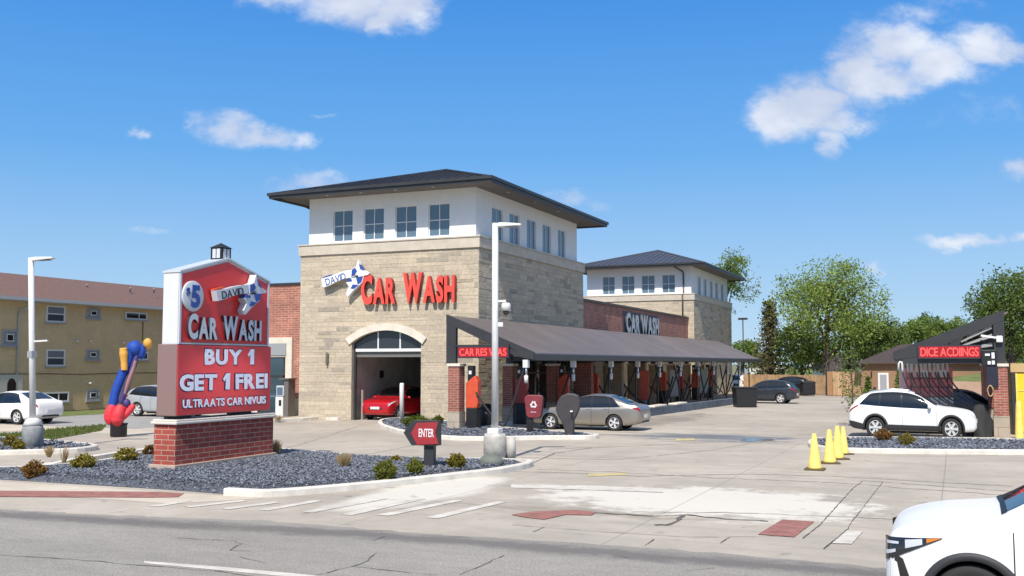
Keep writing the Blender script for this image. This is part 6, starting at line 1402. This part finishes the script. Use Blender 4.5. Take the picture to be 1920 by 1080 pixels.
tuft('dry stalks at the foot of the payment kiosk', 522, 786, 34, 10, 4, 90); tuft('thin dead plant by the left drive kerb', 120, 866, 20, 34, 5, 40)

# ------------------------------------------------------------------ far end of the lot
sd = thing('shed', 'brown shed with a hipped dark roof and a white-framed door', 'shed', tuple(at(1613, 84)))
a0 = at(1613, 84); ax_ = Vector((1, 0, 0)); sd.rotation_euler = (0, 0, R(0)); sd.location = (a0.x, a0.y, 0)
MB().box(0, 0, 0, 10.5, 6, 2.72).build('wall', 'shed_brown', sd)
r = MB(); r.add([(-.5, -.5, 2.72), (11, -.5, 2.72), (11, 6.5, 2.72), (-.5, 6.5, 2.72), (3.0, 3, 4.35), (7.5, 3, 4.35)], [(0, 1, 5, 4), (1, 2, 5), (2, 3, 4, 5), (3, 0, 4), (3, 2, 1, 0)]); r.build('roof', 'shed_roof', sd)
def on(px, py): v = YP(px, py, a0.y); return v.x - a0.x, v.z
x0, z1 = on(1646, 699); x1, z0 = on(1667, 741)
MB().box(x0, -.06, 0, x1, -.001, z1).build('door_frame', 'lamp_white', sd); MB().box(x0 + .15, -.075, .05, x1 - .15, -.0605, z1 - .15).build('door', mat('door_grey', (.30, .30, .31), .5), sd)
x, z = on(1634, 700); MB().box(x - .05, -.12, z - .3, x + .05, -.001, z + .15).build('wall_lamp', 'black', sd); x, z = on(1615, 690); MB().box(x - .1, -.15, z - .1, x + .2, -.001, z + .15).build('flood_light', 'dark_metal', sd); x, z = on(1640, 730); MB().box(x - .1, -.08, z - .2, x + .1, -.001, z + .2).build('meter_box', 'dark_metal', sd)
def fence(label, p, q, h, seed):
    t = thing('wooden_fence', label, 'fence', (p.x, p.y, 0), 0, 'tan wooden fences'); d = q - p; n = int(d.length / .16); u = d / n; rg = random.Random(seed); b = MB(); yaw = math.atan2(d.y, d.x); M0 = Matrix.Rotation(yaw, 4, 'Z'); w = d.length / n
    for i in range(n): b.box(w * i + .004, 0, .04, w * (i + 1) - .004, .03, h + rg.uniform(-.012, .012), 0, M0)
    b.build('boards', 'tan_wood', t)
    for z in (.35, h - .35): MB().box(0, .031, z, d.length, .09, z + .1, 0, M0).build('rail', 'tan_wood', t)
    k = 0.0
    while k < d.length + .1: MB().box(k - .06, .031 + .06, 0, k + .06, .21, h + .08, 0, M0).build('post', 'tan_wood', t); k += 2.6
    return t
fence('tan board fence behind the dark cars', at(1392, 96), at(1547, 88), 1.72, 1)
fence('taller tan board fence between the gate and the shed', at(1560, 86), at(1612, 85), 2.0, 2)
g0, g1 = at(1549, 87), at(1603, 85.5); t = thing('wooden_gate', 'smooth brown double gate in the board fence left of the sapling', 'gate', (g0.x, g0.y, 0), math.atan2((g1 - g0).y, (g1 - g0).x)); L_ = (g1 - g0).length
MB().box(.02, -.12, .05, L_ / 2 - .02, -.05, 2.05).build('gate_leaf', mat('gate_brown', (.36, .20, .10), .75), t); MB().box(L_ / 2 + .02, -.12, .05, L_ - .02, -.05, 2.05).build('gate_leaf', 'gate_brown', t); MB().box(-.1, -.15, 0, .015, .05, 2.2).build('gate_post', 'dark_metal', t)
p, q = at(1740, 72), at(1890, 66); w = MB(); w.bar((p.x, p.y, 0.0), (q.x, q.y, 0.0), .3, 3.0); tag(w.build('retaining_wall', 'pinkwall'), 'pinkish retaining wall seen between the hoses and the brick pier', 'wall')
p, q = at(1735, 75), at(1960, 68); w = MB()
h = MB(); hn = Vector((-(q - p).y, (q - p).x, 0)).normalized()
h.add([(p.x, p.y, 1.45), (q.x, q.y, 1.45), tuple((q + hn * 9).to_2d()) + (2.1,), tuple((p + hn * 9).to_2d()) + (2.1,)], [(0, 1, 2, 3)]); struct(h.build('embankment', 'grass'))
def shedlike(name, label, cat, px0, px1, d, y0, y1, m, depth=6, roof=None, group=None, win=0):
    a, b = at(px0, d), at(px1, d); t = thing(name, label, cat, (a.x, a.y, 0), math.atan2((b - a).y, (b - a).x), group); L_ = (b - a).length; z0, z1 = max(zat(y1, d), 0), zat(y0, d)
    MB().box(0, 0, z0, L_, depth, z1).build('wall', m, t)
    if roof: MB().prism([(-.3, z1), (depth / 2, z1 + roof), (depth + .3, z1)], -.3, L_ + .3, lambda a_, b_, c_: (c_, a_, b_)).build('roof', 'shed_roof', t)
    for i in range(win): xx = L_ * (i + .5) / win; MB().box(xx - .4, -.04, (z0 + z1) / 2 - .3, xx + .4, -.001, (z0 + z1) / 2 + .5).build('window', 'dark_glass', t)
    return t
mat('bg_white', (.72, .70, .66), .7, nscale=.5, namt=.06)
shedlike('warehouse', 'long low white warehouse above the fence, right of the rear tower', 'building', 1402, 1472, 150, 690, 712, 'bg_white')
shedlike('house', 'white two-storey house under the biggest tree', 'house', 1511, 1540, 140, 676, 712, 'bg_white', 7, 1.2, None, 3)
shedlike('garage', 'dark-roofed garage with a pale front beyond the gate', 'building', 1556, 1606, 118, 693, 706, 'bg_white', 7, 2.0)
shedlike('trailer', 'white trailer standing above the embankment, behind the fan of hoses', 'trailer', 1770, 1862, 96, 684, 703, 'bg_white', 3, None, 'white trailers on the embankment', 3)
shedlike('trailer', 'white trailer at the right edge beyond the brick pier', 'trailer', 1880, 1960, 92, 684, 700, 'bg_white', 3, None, 'white trailers on the embankment', 2)
h = MB(); a, b, c_, d_ = at(1405, 120), at(1530, 112), at(1540, 150), at(1420, 160)
h.add([(a.x, a.y, .2), (b.x, b.y, .3), (c_.x, c_.y, 2.9), (d_.x, d_.y, 1.9)], [(0, 1, 2, 3)]); struct(h.build('embankment', 'grass'))
p = at(1393, 112); t = thing('light_pole', 'thin distant light pole under the loose tree', 'lamp post', tuple(p)); MB().lathe([(.09, 0), (.06, zat(600, 112)), (.0, zat(600, 112))], 8).build('pole', 'dark_metal', t); MB().cbox((.0, 0, zat(598, 112)), (1.0, .3, .22)).build('lamp_head', 'dark_metal', t)
p = at(1394, 64); t = thing('dumpster', 'black open-topped bin between the left canopy and the dark grey car', 'bin', (p.x, p.y, 0), TH)
b = MB(); b.prism([(-.6, .02), (.6, .02), (.68, 1.2), (-.68, 1.2)], -.6, .6, lambda a_, b_, c_: (a_, c_, b_)); b.build('tub', 'black', t, bevel=.03); b = MB(); b.box(-.72, -.65, 1.18, .72, .65, 1.26); b.build('lid', 'rubber', t, bevel=.02)
p = at(1512, 86); t = thing('dumpster', 'rounded black container at the right end of the parked black car', 'bin', (p.x, p.y, 0), TH); MB().box(-.55, -.5, .08, .55, .5, 1.25).build('tub', 'black', t, bevel=.15); MB().box(-.58, -.53, 1.1, .58, .53, 1.18).build('lid', 'rubber', t, bevel=.03)
bpy.context.view_layer.update()
